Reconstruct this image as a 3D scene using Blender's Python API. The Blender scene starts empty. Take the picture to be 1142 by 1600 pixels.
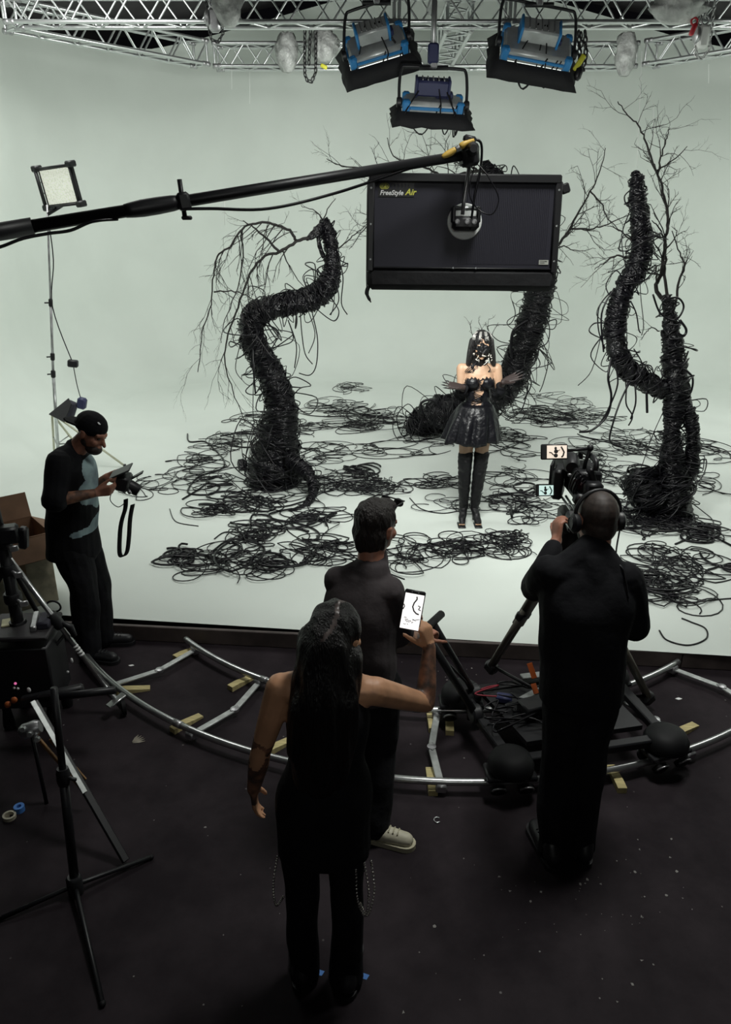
import bpy, math, random
import numpy as np
from mathutils import Vector, Matrix, noise
R = math.radians
SC = bpy.context.scene
COL = SC.collection

# ------------------------------------------------------------------ camera
FPX, CAMH, TH = 1180.0, 2.8, R(21)
CT, ST = math.cos(TH), math.sin(TH)
cam_data = bpy.data.cameras.new('camera')
cam_data.sensor_fit = 'VERTICAL'
cam_data.sensor_height = 24.0
cam_data.lens = 24.0 * FPX / 1600.0
cam_data.clip_start, cam_data.clip_end = 0.05, 100
cam = bpy.data.objects.new('camera', cam_data)
cam.location = (0, 0, CAMH)
cam.rotation_euler = (R(90) - TH, 0, 0)
COL.objects.link(cam)
SC.camera = cam

# ------------------------------------------------------------------ world, lights, exposure
wld = bpy.data.worlds.new('world'); SC.world = wld; wld.use_nodes = True
wld.node_tree.nodes['Background'].inputs[0].default_value = (0.5, 0.5, 0.6, 1)
wld.node_tree.nodes['Background'].inputs[1].default_value = 0.004
SC.view_settings.view_transform = 'Standard'
SC.view_settings.look = 'None'
SC.view_settings.gamma = 1.0
SC.view_settings.use_curve_mapping = False
SC.view_settings.exposure = 0.0

def area(name, loc, target, sx, sy, watts, color=(1, 1, 1), spread=180):
    l = bpy.data.lights.new(name, 'AREA'); l.shape = 'RECTANGLE'
    l.size, l.size_y, l.energy, l.color, l.spread = sx, sy, watts, color, R(spread)
    o = bpy.data.objects.new(name, l); COL.objects.link(o)
    o.location = loc
    d = Vector(target) - Vector(loc)
    o.rotation_euler = d.to_track_quat('-Z', 'Y').to_euler()
    return o
LC = (0.98, 1.0, 0.95)
# three soft boxes of the overhead rig, then two added backdrop fills, above the stage and out of the frame
area('overhead_softbox_left', (-3.0, 7.6, 5.4), (-3.0, 7.8, 0), 2.2, 2.0, 68, LC, 130)
area('overhead_softbox_middle', (1.0, 7.2, 5.6), (1.0, 7.4, 0), 2.6, 2.0, 12, LC, 130)
area('overhead_softbox_right', (5.0, 7.6, 5.4), (5.0, 7.8, 0), 2.2, 2.0, 92, LC, 130)
area('backdrop_side_fill_left', (-3.0, 8.9, 5.3), (-5.2, 12.6, 2.2), 1.6, 0.8, 76, LC, 140)  # unseen fill added to brighten the left side of the backdrop
area('backdrop_side_fill_right', (5.6, 8.9, 5.3), (7.6, 12.6, 2.2), 1.6, 0.8, 90, LC, 140)  # the same added fill for the right side
# the panel lights on the truss, thrown down and back on to the backdrop
area('panel_light_beam_left', (0.05, 10.45, 4.45), (-3.0, 14.6, 1.6), 1.0, 0.5, 58, LC, 165)
area('panel_light_beam_middle', (0.85, 10.2, 4.0), (0.9, 14.6, 1.0), 1.0, 0.5, 12, LC, 165)
area('panel_light_beam_right', (2.2, 10.45, 4.45), (5.4, 14.6, 1.6), 1.0, 0.5, 35, LC, 165)
# unseen lamps added to light the crew and track, and the soft light's back
area('crew_top_fill', (1.3, 3.5, 5.5), (0.9, 3.4, 0), 1.0, 0.8, 50, LC, 110)
area('behind_camera_fill', (0.5, -1.6, 3.7), (0.7, 4.6, 2.6), 1.6, 0.9, 6, LC, 90)

# ------------------------------------------------------------------ helpers
def ray(u, v):
    a = (u - 571) / FPX; b = (800 - v) / FPX
    return Vector((a, CT + b * ST, -ST + b * CT))
def G(u, v, z=0.0):
    d = ray(u, v); t = (z - CAMH) / d.z
    return Vector((d.x * t, d.y * t, z))
def A(u, v, Y):
    d = ray(u, v); t = Y / d.y
    return Vector((d.x * t, Y, CAMH + d.z * t))
def MPP(p):                      # metres per photo pixel at a point
    return (p[1] * CT - (p[2] - CAMH) * ST) / FPX
def V(*a): return Vector(a)
def lerp(a, b, t): return a + (b - a) * t

MATS = {}
def mat(name, color, rough=0.6, metal=0.0, var=0.0, scale=8.0, bump=0.0, bscale=40.0, emit=None, estr=0.0, color2=None, coat=0.0, spec=0.5, stretch=None, alpha=1.0, bdist=0.01):
    if name in MATS: return MATS[name]
    m = bpy.data.materials.new(name); m.use_nodes = True
    nt = m.node_tree; N = nt.nodes; L = nt.links
    b = N['Principled BSDF']
    b.inputs['Base Color'].default_value = (*color, 1)
    b.inputs['Roughness'].default_value = rough
    b.inputs['Metallic'].default_value = metal
    b.inputs['Specular IOR Level'].default_value = spec
    b.inputs['Coat Weight'].default_value = coat
    b.inputs['Alpha'].default_value = alpha
    if emit:
        b.inputs['Emission Color'].default_value = (*emit, 1)
        b.inputs['Emission Strength'].default_value = estr
    if var > 0 or color2 or bump > 0:
        tc = N.new('ShaderNodeTexCoord'); mp = N.new('ShaderNodeMapping')
        L.new(tc.outputs['Object'], mp.inputs['Vector'])
        if stretch: mp.inputs['Scale'].default_value = stretch
    if var > 0 or color2:
        n = N.new('ShaderNodeTexNoise'); n.inputs['Scale'].default_value = scale; n.inputs['Detail'].default_value = 5
        L.new(mp.outputs['Vector'], n.inputs['Vector'])
        r = N.new('ShaderNodeValToRGB')
        c2 = color2 if color2 else tuple(min(1, c * (1 + var)) for c in color)
        c1 = color if color2 else tuple(c * (1 - var) for c in color)
        r.color_ramp.elements[0].position = 0.35; r.color_ramp.elements[0].color = (*c1, 1)
        r.color_ramp.elements[1].position = 0.65; r.color_ramp.elements[1].color = (*c2, 1)
        L.new(n.outputs['Fac'], r.inputs['Fac']); L.new(r.outputs['Color'], b.inputs['Base Color'])
    if bump > 0:
        n2 = N.new('ShaderNodeTexNoise'); n2.inputs['Scale'].default_value = bscale; n2.inputs['Detail'].default_value = 4
        L.new(mp.outputs['Vector'], n2.inputs['Vector'])
        bm = N.new('ShaderNodeBump'); bm.inputs['Strength'].default_value = bump; bm.inputs['Distance'].default_value = bdist
        L.new(n2.outputs['Fac'], bm.inputs['Height']); L.new(bm.outputs['Normal'], b.inputs['Normal'])
    MATS[name] = m
    return m

def tag(o, label=None, cat=None, group=None, kind=None):
    if label: o['label'] = label
    if cat: o['category'] = cat
    if group: o['group'] = group
    if kind: o['kind'] = kind
    return o
def empty(name, loc, label=None, cat=None, group=None, rot=None):
    o = bpy.data.objects.new(name, None); COL.objects.link(o)
    o.location = loc; o.empty_display_size = 0.1
    if rot is not None: o.rotation_euler = rot
    return tag(o, label, cat, group)
def wloc(o):
    v = Vector((0, 0, 0))
    while o is not None:
        v = v + o.location; o = o.parent
    return v

class MB:
    def __init__(s): s.v = []; s.f = []
    def add(s, vs, fs):
        o = len(s.v); s.v.extend([tuple(p) for p in vs]); s.f.extend([tuple(i + o for i in f) for f in fs]); return s
    def box(s, c, size, M=None):
        c = Vector(c); x, y, z = [k / 2 for k in size]
        M = M or Matrix.Identity(3)
        vs = [c + M @ Vector((sx * x, sy * y, sz * z)) for sx in (-1, 1) for sy in (-1, 1) for sz in (-1, 1)]
        return s.add(vs, [(0, 1, 3, 2), (4, 6, 7, 5), (0, 4, 5, 1), (2, 3, 7, 6), (0, 2, 6, 4), (1, 5, 7, 3)])
    def rbox(s, c, size, M=None, r=0.01):
        # box with chamfered edges
        c = Vector(c); M = M or Matrix.Identity(3); h = [k / 2 for k in size]; r = min(r, min(h) * 0.9)
        vs = []; idx = {}
        for sx in (-1, 1):
            for sy in (-1, 1):
                for sz in (-1, 1):
                    for ax in range(3):
                        p = [sx * (h[0] - r), sy * (h[1] - r), sz * (h[2] - r)]
                        sg = (sx, sy, sz); p[ax] = sg[ax] * h[ax]
                        idx[(sx, sy, sz, ax)] = len(vs); vs.append(c + M @ Vector(p))
        fs = []
        for ax in range(3):
            a, b = (ax + 1) % 3, (ax + 2) % 3
            for sg in (-1, 1):
                q = []
                for (p1, p2) in ((-1, -1), (1, -1), (1, 1), (-1, 1)):
                    k = [0, 0, 0]; k[ax] = sg; k[a] = p1; k[b] = p2; q.append(idx[(*k, ax)])
                fs.append(q if sg > 0 else q[::-1])
            for s1 in (-1, 1):
                for s2 in (-1, 1):   # edge along ax
                    k0 = [0, 0, 0]; k0[ax] = -1; k0[a] = s1; k0[b] = s2
                    k1 = list(k0); k1[ax] = 1
                    q = [idx[(*k0, a)], idx[(*k1, a)], idx[(*k1, b)], idx[(*k0, b)]]
                    fs.append(q if s1 * s2 < 0 else q[::-1])
        for sx in (-1, 1):
            for sy in (-1, 1):
                for sz in (-1, 1):
                    q = [idx[(sx, sy, sz, i)] for i in range(3)]
                    fs.append(q if sx * sy * sz > 0 else q[::-1])
        return s.add(vs, fs)
    def tube(s, pts, r, n=6, caps=True, flat=None):
        pts = [Vector(p) for p in pts]; k = len(pts)
        rs = r if isinstance(r, (list, tuple)) else [r] * k
        up = None; vs = []
        for i in range(k):
            t = (pts[min(i + 1, k - 1)] - pts[max(i - 1, 0)])
            if t.length < 1e-9: t = Vector((0, 0, 1))
            t.normalize()
            if up is None:
                up = Vector((0, 0, 1)) if abs(t.z) < 0.9 else Vector((1, 0, 0))
            x = up - t * up.dot(t)
            if x.length < 1e-6: x = t.orthogonal()
            x.normalize(); y = t.cross(x); up = x
            for j in range(n):
                a = 2 * math.pi * j / n
                vs.append(pts[i] + (x * math.cos(a) + y * math.sin(a) * (flat or 1)) * rs[i])
        fs = [(i * n + j, i * n + (j + 1) % n, (i + 1) * n + (j + 1) % n, (i + 1) * n + j) for i in range(k - 1) for j in range(n)]
        if caps:
            fs.append(tuple(range(n))[::-1]); fs.append(tuple((k - 1) * n + j for j in range(n)))
        return s.add(vs, fs)
    def cyl(s, p0, p1, r, n=10, r1=None):
        return s.tube([p0, p1], [r, r if r1 is None else r1], n)
    def cap(s, p0, r0, p1, r1, n=12):
        # rounded cone
        p0, p1 = Vector(p0), Vector(p1); d = (p1 - p0)
        if d.length < 1e-6: return s.ell(p0, (r0, r0, r0))
        d.normalize(); pts = []; rs = []
        for a in (-88, -60, -30): pts.append(p0 + d * r0 * math.sin(R(a))); rs.append(r0 * math.cos(R(a)))
        pts.append(p0); rs.append(r0); pts.append(p1); rs.append(r1)
        for a in (30, 60, 88): pts.append(p1 + d * r1 * math.sin(R(a))); rs.append(r1 * math.cos(R(a)))
        return s.tube(pts, rs, n)
    def chain(s, pts, rs, n=12):
        for i in range(len(pts) - 1): s.cap(pts[i], rs[i], pts[i + 1], rs[i + 1], n)
        return s
    def ell(s, c, rad, M=None, n=16, m=10):
        c = Vector(c); M = M or Matrix.Identity(3); vs = []
        for i in range(1, m):
            ph = math.pi * i / m
            for j in range(n):
                a = 2 * math.pi * j / n
                vs.append(c + M @ Vector((rad[0] * math.sin(ph) * math.cos(a), rad[1] * math.sin(ph) * math.sin(a), rad[2] * math.cos(ph))))
        fs = [(i * n + j, (i + 1) * n + j, (i + 1) * n + (j + 1) % n, i * n + (j + 1) % n) for i in range(m - 2) for j in range(n)]
        t = len(vs); vs.append(c + M @ Vector((0, 0, rad[2]))); vs.append(c - M @ Vector((0, 0, rad[2])))
        fs += [(t, j, (j + 1) % n) for j in range(n)]
        fs += [(t + 1, (m - 2) * n + (j + 1) % n, (m - 2) * n + j) for j in range(n)]
        return s.add(vs, fs)
    def loft(s, secs, n=20):
        # secs: (centre, rx, ry, turn in degrees) from bottom to top, horizontal superelliptic rings with rounded ends
        P = spline([(*c, rx, ry, rz) for c, rx, ry, rz in secs], 4)
        a, b = P[0], P[-1]
        lo = [np.array([a[0], a[1], a[2] - 0.25 * min(a[3], a[4]) * math.sin(R(q)), a[3] * math.cos(R(q)), a[4] * math.cos(R(q)), a[5]]) for q in (85, 55, 25)]
        hi = [np.array([b[0], b[1], b[2] + 0.35 * min(b[3], b[4]) * math.sin(R(q)), b[3] * math.cos(R(q)), b[4] * math.cos(R(q)), b[5]]) for q in (25, 55, 85)]
        rows = []
        for q in lo + P + hi:
            M = Matrix.Rotation(R(q[5]), 3, 'Z'); ring = []
            for j in range(n):
                t = 2 * math.pi * j / n; ct, st = math.cos(t), math.sin(t)
                ring.append(Vector(q[:3]) + M @ Vector((q[3] * math.copysign(abs(ct) ** 0.85, ct), q[4] * math.copysign(abs(st) ** 0.85, st), 0)))
            rows.append(ring)
        o = len(s.v); s.grid(rows, True); e = len(s.v)
        s.f.append(tuple(range(o, o + n))[::-1]); s.f.append(tuple(range(e - n, e))); return s
    def lathe(s, c, axis, prof, n=20):
        # prof: list of (radius, height) along axis
        c = Vector(c); ax = Vector(axis).normalized(); x = ax.orthogonal().normalized(); y = ax.cross(x)
        vs = []; k = len(prof)
        for r, h in prof:
            for j in range(n):
                a = 2 * math.pi * j / n
                vs.append(c + ax * h + (x * math.cos(a) + y * math.sin(a)) * max(r, 1e-4))
        fs = [(i * n + j, i * n + (j + 1) % n, (i + 1) * n + (j + 1) % n, (i + 1) * n + j) for i in range(k - 1) for j in range(n)]
        fs.append(tuple(range(n))[::-1]); fs.append(tuple((k - 1) * n + j for j in range(n)))
        return s.add(vs, fs)
    def torus(s, c, axis, R0, r, n=24, m=8):
        c = Vector(c); ax = Vector(axis).normalized(); x = ax.orthogonal().normalized(); y = ax.cross(x); vs = []
        for i in range(n):
            a = 2 * math.pi * i / n; d = x * math.cos(a) + y * math.sin(a)
            for j in range(m):
                b = 2 * math.pi * j / m; vs.append(c + d * (R0 + r * math.cos(b)) + ax * r * math.sin(b))
        fs = [(i * m + j, ((i + 1) % n) * m + j, ((i + 1) % n) * m + (j + 1) % m, i * m + (j + 1) % m) for i in range(n) for j in range(m)]
        return s.add(vs, fs)
    def prism(s, poly, nrm, th):
        # poly: 3d points in a plane; extruded by th along nrm (poly wound counter-clockwise about nrm)
        k = len(poly); n = Vector(nrm) * th; P = [Vector(p) for p in poly]
        return s.add(P + [p + n for p in P], [tuple(range(k))[::-1], tuple(range(k, 2 * k))] + [(i, (i + 1) % k, k + (i + 1) % k, k + i) for i in range(k)])
    def grid(s, rows, closed=False):
        k = len(rows[0]); o = [p for r in rows for p in r]
        fs = []
        for i in range(len(rows) - 1):
            for j in range(k if closed else k - 1):
                fs.append((i * k + j, i * k + (j + 1) % k, (i + 1) * k + (j + 1) % k, (i + 1) * k + j))
        return s.add(o, fs)
    def build(s, name, m, parent=None, smooth=True, kind=None, auto=None):
        me = bpy.data.meshes.new(name)
        if parent is not None: org = wloc(parent)
        else:
            a = np.array(s.v); lo = a.min(0); hi = a.max(0)
            org = Vector(((lo[0] + hi[0]) / 2, (lo[1] + hi[1]) / 2, lo[2]))
        a = np.array(s.v, dtype=float) - np.array(org)
        me.from_pydata(a.tolist(), [], s.f); me.update()
        if m: me.materials.append(m)
        if smooth: me.polygons.foreach_set('use_smooth', [True] * len(me.polygons))
        o = bpy.data.objects.new(name, me); COL.objects.link(o)
        if parent is not None: o.parent = parent
        else: o.location = org
        if smooth == 'angle': sharp(me, 40)
        if kind: o['kind'] = kind
        return o
def sharp(me, deg):
    me.set_sharp_from_angle(angle=R(deg))

def blob(name, mb, m, parent=None, voxel=0.006, it=3, fac=0.5, dec=None, disp=None):
    # one continuous skin over overlapping solids
    o = mb.build(name, m, parent)
    md = o.modifiers.new('r', 'REMESH'); md.mode = 'VOXEL'; md.voxel_size = voxel
    if it:
        sm = o.modifiers.new('s', 'SMOOTH'); sm.iterations = it; sm.factor = fac
    if dec:
        d = o.modifiers.new('d', 'DECIMATE'); d.ratio = dec
    dg = bpy.context.evaluated_depsgraph_get(); dg.update()
    me = bpy.data.meshes.new_from_object(o.evaluated_get(dg), depsgraph=dg)
    o.modifiers.clear(); old = o.data; o.data = me; bpy.data.meshes.remove(old); me.name = name
    if disp:
        amp, sc_, seed, st = disp
        k = len(me.vertices); co = np.empty(k * 3); no = np.empty(k * 3)
        me.vertices.foreach_get('co', co); me.vertices.foreach_get('normal', no)
        co = co.reshape(-1, 3); no = no.reshape(-1, 3)
        d = np.array([noise.noise(Vector((p[0] * sc_ * st[0] + seed, p[1] * sc_ * st[1], p[2] * sc_ * st[2]))) for p in co])
        co += no * (d * amp)[:, None]
        me.vertices.foreach_set('co', co.ravel()); me.update()
    me.polygons.foreach_set('use_smooth', [True] * len(me.polygons))
    if not me.materials: me.materials.append(m)
    return o

def spline(pts, per=8):
    # Catmull-Rom through tuples of any dimension
    P = [np.array(p, dtype=float) for p in pts]; out = []
    for i in range(len(P) - 1):
        a = P[max(i - 1, 0)]; b = P[i]; c = P[i + 1]; d = P[min(i + 2, len(P) - 1)]
        for k in range(per):
            t = k / per
            out.append(0.5 * ((2 * b) + (c - a) * t + (2 * a - 5 * b + 4 * c - d) * t * t + (3 * b - a - 3 * c + d) * t ** 3))
    out.append(P[-1]); return out
def rotm(rx=0, ry=0, rz=0):
    return Matrix.Rotation(R(rz), 3, 'Z') @ Matrix.Rotation(R(ry), 3, 'Y') @ Matrix.Rotation(R(rx), 3, 'X')
def frame(x, y, z):
    return Matrix((x, y, z)).transposed()
def look(fwd, up=(0, 0, 1)):
    # matrix whose local X = right, Y = forward, Z = up
    f = Vector(fwd).normalized(); r = f.cross(Vector(up)).normalized(); u = r.cross(f)
    return frame(r, f, u)
def text_mesh(body, size, extr=0.001, shear=0.0, bold=0.0):
    cu = bpy.data.curves.new('lettering', 'FONT'); cu.body = body; cu.size = size; cu.extrude = extr; cu.shear = shear; cu.offset = bold
    cu.resolution_u = 3
    o = bpy.data.objects.new('lettering', cu); COL.objects.link(o)
    dg = bpy.context.evaluated_depsgraph_get(); dg.update()
    me = bpy.data.meshes.new_from_object(o.evaluated_get(dg)); bpy.data.objects.remove(o)
    return me
_unit = {}
def unit_cyl(n=8):
    if n not in _unit:
        mb = MB(); mb.cyl((0, 0, 0), (0, 0, 1), 1, n)
        me = bpy.data.meshes.new('strut'); me.from_pydata(mb.v, [], mb.f); me.update()
        me.polygons.foreach_set('use_smooth', [len(p.vertices) == 4 for p in me.polygons])
        _unit[n] = me
    return _unit[n]
_um = {}
def strut(name, p0, p1, r, m, parent, n=8):
    # one bar as its own object; all bars of one material share their mesh
    key = (n, m.name)
    if key not in _um:
        me = unit_cyl(n).copy(); me.materials.append(m); _um[key] = me
    o = bpy.data.objects.new(name, _um[key]); COL.objects.link(o)
    p0, p1 = Vector(p0), Vector(p1)
    if parent is not None: o.parent = parent
    off = wloc(parent) if parent is not None else Vector((0, 0, 0))
    o.location = p0 - off
    d = p1 - p0
    o.rotation_mode = 'QUATERNION'; o.rotation_quaternion = d.to_track_quat('Z', 'Y')
    o.scale = (r, r, d.length)
    return o
STZ = 0.12      # height of the stage floor

# ------------------------------------------------------------------ materials of the place
M_cyc = mat('cyclorama_paint', (0.645, 0.695, 0.652), 0.75, var=0.025, scale=1.2, bump=0.04, bscale=60, spec=0.3)
def floor_mat():
    m = mat('dark_studio_floor', (0.018, 0.0135, 0.015), 0.62, spec=0.07, bump=0.06, bscale=25)
    nt = m.node_tree; N = nt.nodes; L = nt.links; b = N['Principled BSDF']
    tc = N.new('ShaderNodeTexCoord')
    n1 = N.new('ShaderNodeTexNoise'); n1.inputs['Scale'].default_value = 1.6; n1.inputs['Detail'].default_value = 8; n1.inputs['Roughness'].default_value = 0.65
    r1 = N.new('ShaderNodeValToRGB'); r1.color_ramp.elements[0].color = (0.014, 0.0105, 0.013, 1); r1.color_ramp.elements[1].color = (0.034, 0.027, 0.031, 1)
    r1.color_ramp.elements[0].position = 0.4; r1.color_ramp.elements[1].position = 0.68
    n2 = N.new('ShaderNodeTexVoronoi'); n2.inputs['Scale'].default_value = 9; n2.inputs['Randomness'].default_value = 1
    r2 = N.new('ShaderNodeValToRGB'); r2.color_ramp.elements[0].color = (1, 1, 1, 1); r2.color_ramp.elements[1].color = (0, 0, 0, 1)
    r2.color_ramp.elements[0].position = 0.03; r2.color_ramp.elements[1].position = 0.06
    n3 = N.new('ShaderNodeTexNoise'); n3.inputs['Scale'].default_value = 3.0
    r3 = N.new('ShaderNodeValToRGB'); r3.color_ramp.elements[0].position = 0.52; r3.color_ramp.elements[1].position = 0.6
    mul = N.new('ShaderNodeMath'); mul.operation = 'MULTIPLY'
    mix = N.new('ShaderNodeMixRGB'); mix.inputs[2].default_value = (0.16, 0.15, 0.15, 1)
    for n in (n1, n2, n3): L.new(tc.outputs['Object'], n.inputs['Vector'])
    L.new(n1.outputs['Fac'], r1.inputs['Fac']); L.new(n2.outputs['Distance'], r2.inputs['Fac']); L.new(n3.outputs['Fac'], r3.inputs['Fac'])
    L.new(r2.outputs['Color'], mul.inputs[0]); L.new(r3.outputs['Color'], mul.inputs[1])
    L.new(mul.outputs[0], mix.inputs[0]); L.new(r1.outputs['Color'], mix.inputs[1]); L.new(mix.outputs[0], b.inputs['Base Color'])
    return m
M_floor = floor_mat()
M_riser = mat('painted_riser_board', (0.075, 0.058, 0.054), 0.6, var=0.3, scale=6)
M_ceil = mat('dark_roof', (0.03, 0.027, 0.03), 0.9, var=0.3, scale=2)
M_blk = mat('black_plastic', (0.012, 0.012, 0.014), 0.45, bump=0.03)
M_blkm = mat('black_metal', (0.010, 0.010, 0.012), 0.42, metal=0.15)
M_alu = mat('aluminium', (0.62, 0.64, 0.64), 0.32, metal=0.9, var=0.12, scale=20)
M_steel = mat('dull_steel', (0.42, 0.42, 0.43), 0.38, metal=0.85, var=0.15, scale=15)
M_cable = mat('black_tubing', (0.0045, 0.004, 0.006), 0.3, spec=0.35)
M_trunk = mat('black_bin_liner_trunk', (0.004, 0.0037, 0.0055), 0.24, bump=1.0, bscale=20, bdist=0.04, spec=0.5)
M_twig = mat('dark_twig', (0.014, 0.012, 0.011), 0.7, var=0.3, scale=30)

# ------------------------------------------------------------------ setting
def stage_front(x): return 4.58 - 0.095 * x
def build_setting():
    mb = MB()
    x0, x1, y0, y1 = -6.0, 8.6, -3.0, 6.0
    mb.box((1.3, 1.5, -0.05), (14.6, 9.0, 0.1)); tag(mb.build('floor', M_floor, smooth=False), 'dark worn studio floor in front of the stage', 'floor', kind='structure')
    # cyclorama: wall line in plan with rounded corners, cove at the foot
    XL, XR, YB, RC, RV = -5.2, 7.8, 14.8, 2.7, 1.35
    plan = []
    for y in np.linspace(stage_front(XL), YB - RC, 24): plan.append((XL, y, 1, 0))
    for a in np.linspace(0, 90, 20)[1:]:
        c, s_ = math.cos(R(a)), math.sin(R(a)); plan.append((XL + RC - RC * c, YB - RC + RC * s_, c, -s_))
    for x in np.linspace(XL + RC, XR - RC, 32)[1:]: plan.append((x, YB, 0, -1))
    for a in np.linspace(90, 0, 20)[1:]:
        c, s_ = math.cos(R(a)), math.sin(R(a)); plan.append((XR - RC + RC * c, YB - RC + RC * s_, -c, -s_))
    for y in np.linspace(YB - RC, stage_front(XR), 24)[1:]: plan.append((XR, y, -1, 0))
    def ztop(x): return 5.5 + 0.24 * max(0, 4.9 - abs(x - 1.3))
    prof = [(RV - RV * math.sin(R(a)), STZ + RV - RV * math.cos(R(a))) for a in np.linspace(0, 90, 16)]
    rows = []
    for d, z in prof: rows.append([(p[0] + p[2] * d, p[1] + p[3] * d, z) for p in plan])
    for t in np.linspace(0, 1, 10)[1:]:
        rows.append([(p[0], p[1], lerp(STZ + RV, ztop(p[0]), t)) for p in plan])
    inner = rows[0]
    # floor of the stage, strip by strip between the two sides of the inner line
    k = len(inner); half = k // 2
    mw = MB(); mw.grid([r for r in rows]); w = mw.build('wall_back', M_cyc); w['kind'] = 'structure'
    tag(w, 'pale green white curved studio backdrop wall with a rounded cove', 'wall')
    mf = MB(); mf.add(inner, [tuple(range(k))]); fo = mf.build('floor_stage', M_cyc, smooth=False)
    tag(fo, 'pale painted stage floor of the backdrop', 'floor', kind='structure')
    # riser boards along the front edge
    xs = [-5.2, -2.76, -0.32, 2.12, 4.56, 7.8]
    for i in range(5):
        a = V(xs[i] + 0.003, stage_front(xs[i]), 0); b = V(xs[i + 1] - 0.003, stage_front(xs[i + 1]), 0)
        m2 = MB(); d = (b - a); L_ = d.length; ang = math.atan2(d.y, d.x)
        m2.rbox((a + b) / 2 + V(0, 0.0, STZ / 2) , (L_, 0.03, STZ - 0.004), rotm(0, 0, math.degrees(ang)), 0.004)
        o = m2.build('trim_%d' % (i + 1), M_riser, smooth=False); o['kind'] = 'structure'; tag(o, 'dark board facing the front edge of the stage', 'trim')
    # roof: two dark slopes with rafters
    for n, (xa, xb) in enumerate(((-5.6, 1.3), (1.3, 8.2))):
        m2 = MB(); za, zb = (ztop(xa) - 0.0, ztop(xb))
        e = 0.06
        P = [(xa, -1, za + e), (xb, -1, zb + e), (xb, 15.2, zb + e), (xa, 15.2, za + e)]
        m2.prism(P, (0, 0, 1), 0.08)
        o = m2.build('ceiling', M_ceil, smooth=False); o['kind'] = 'structure'; tag(o, ('left', 'right')[n] + ' slope of the dark studio roof', 'ceiling')
build_setting()

# ------------------------------------------------------------------ overhead truss
TZ = 5.0
def truss(p0, p1, label, size=0.3, period=0.5, up=V(0, 0, 1), ends=True):
    p0, p1 = Vector(p0), Vector(p1)
    root = empty('lighting_truss', p0, label, 'truss', 'aluminium box trusses of the overhead rig')
    d = (p1 - p0); L_ = d.length; d.normalize(); sd = d.cross(up).normalized()
    off = [sd * (-size / 2), sd * (size / 2)]
    cs = []
    for a in (0, 1):
        for b in (0, 1):
            o = off[a] + up * (size * b); cs.append(o)
            strut('chord', p0 + o, p1 + o, 0.0255, M_alu, root, 12)
    faces = [(0, 1), (2, 3), (0, 2), (1, 3)]
    n = max(2, round(L_ / (period / 2)))
    for fi, (i, j) in enumerate(faces):
        for k in range(n):
            a, b = (i, j) if (k + fi) % 2 == 0 else (j, i)
            q0 = p0 + d * (L_ * (k + 0.06) / n) + cs[a]; q1 = p0 + d * (L_ * (k + 0.94) / n) + cs[b]
            strut('lacing_bar', q0, q1, 0.0125, M_alu, root, 6)
        if ends:
            for t in (0.03, L_ - 0.03): strut('end_bar', p0 + d * t + cs[i], p0 + d * t + cs[j], 0.016, M_alu, root, 6)
    for t in ((0.0, 1), (L_, -1)):
        for o in cs:
            mb = MB(); c = p0 + d * t[0] + o
            mb.lathe(c, d * t[1], [(0.034, 0), (0.034, 0.05), (0.03, 0.055), (0.03, 0.075), (0.034, 0.08), (0.034, 0.11), (0.026, 0.125)], 12)
            mb.build('coupler', M_steel, root)
    return root
XA = [-4.25, 0.37, 1.72, 6.4]
truss((XA[0], 10.5, TZ), (XA[1], 10.5, TZ), 'front aluminium truss section at the left, nearest the camera')
truss((XA[1], 10.5, TZ), (XA[2], 10.5, TZ), 'short front truss section between the two blue lights')
truss((XA[2], 10.5, TZ), (XA[3], 10.5, TZ), 'front aluminium truss section at the right with the grey bag')
truss((-2.3, 13.2, TZ), (4.1, 13.2, TZ), 'long rear aluminium truss furthest from the camera')
truss((1.15, 10.7, TZ), (1.15, 13.0, TZ), 'cross truss running from front to rear above the small light')
truss((-4.35, 10.72, TZ), (-2.45, 13.02, TZ), 'slanting truss at the left joining front and rear')
truss((4.25, 13.02, TZ), (6.2, 10.72, TZ), 'slanting truss at the right joining front and rear')

# chain hoists, chains and wrapped bags on the truss
M_chain = mat('dark_chain', (0.06, 0.06, 0.062), 0.4, metal=0.8)
M_chainl = mat('zinc_chain', (0.5, 0.5, 0.5), 0.35, metal=0.8)
M_bag = mat('grey_plastic_sheet', (0.36, 0.37, 0.36), 0.35, var=0.3, scale=9, bump=0.8, bscale=14, bdist=0.04, spec=0.6)
M_bagw = mat('clear_white_plastic_sheet', (0.45, 0.46, 0.45), 0.3, var=0.2, scale=9, bump=0.8, bscale=14, bdist=0.04)
M_yel = mat('yellow_green_strap', (0.62, 0.60, 0.05), 0.6)
M_red = mat('red_metal', (0.4, 0.02, 0.03), 0.4)
_links = {}
def chain_obj(name, pts, m, root, r=0.0075, link=0.045):
    # every link of a chain, joined: too small to tell apart
    P = [Vector(p) for p in pts]; mb = MB(); acc = 0; k = 0
    seg = [(P[i], P[i + 1]) for i in range(len(P) - 1)]
    tot = sum((b - a).length for a, b in seg); n = max(2, int(tot / link))
    for i in range(n):
        s0 = tot * (i + 0.5) / n; q = 0
        for a, b in seg:
            l = (b - a).length
            if q + l >= s0:
                c = a + (b - a) * ((s0 - q) / l); t = (b - a).normalized(); break
            q += l
        x = t.orthogonal().normalized(); y = t.cross(x)
        if i % 2: x = y
        w = link * 0.36; h = link * 0.62
        loop = [c + t * (h * math.sin(a_)) + x * (w * math.cos(a_)) for a_ in np.linspace(0, 2 * math.pi, 9)]
        mb.tube(loop, r, 4, caps=False)
    o = mb.build(name, m, root); o['kind'] = 'stuff'; return o
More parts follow.
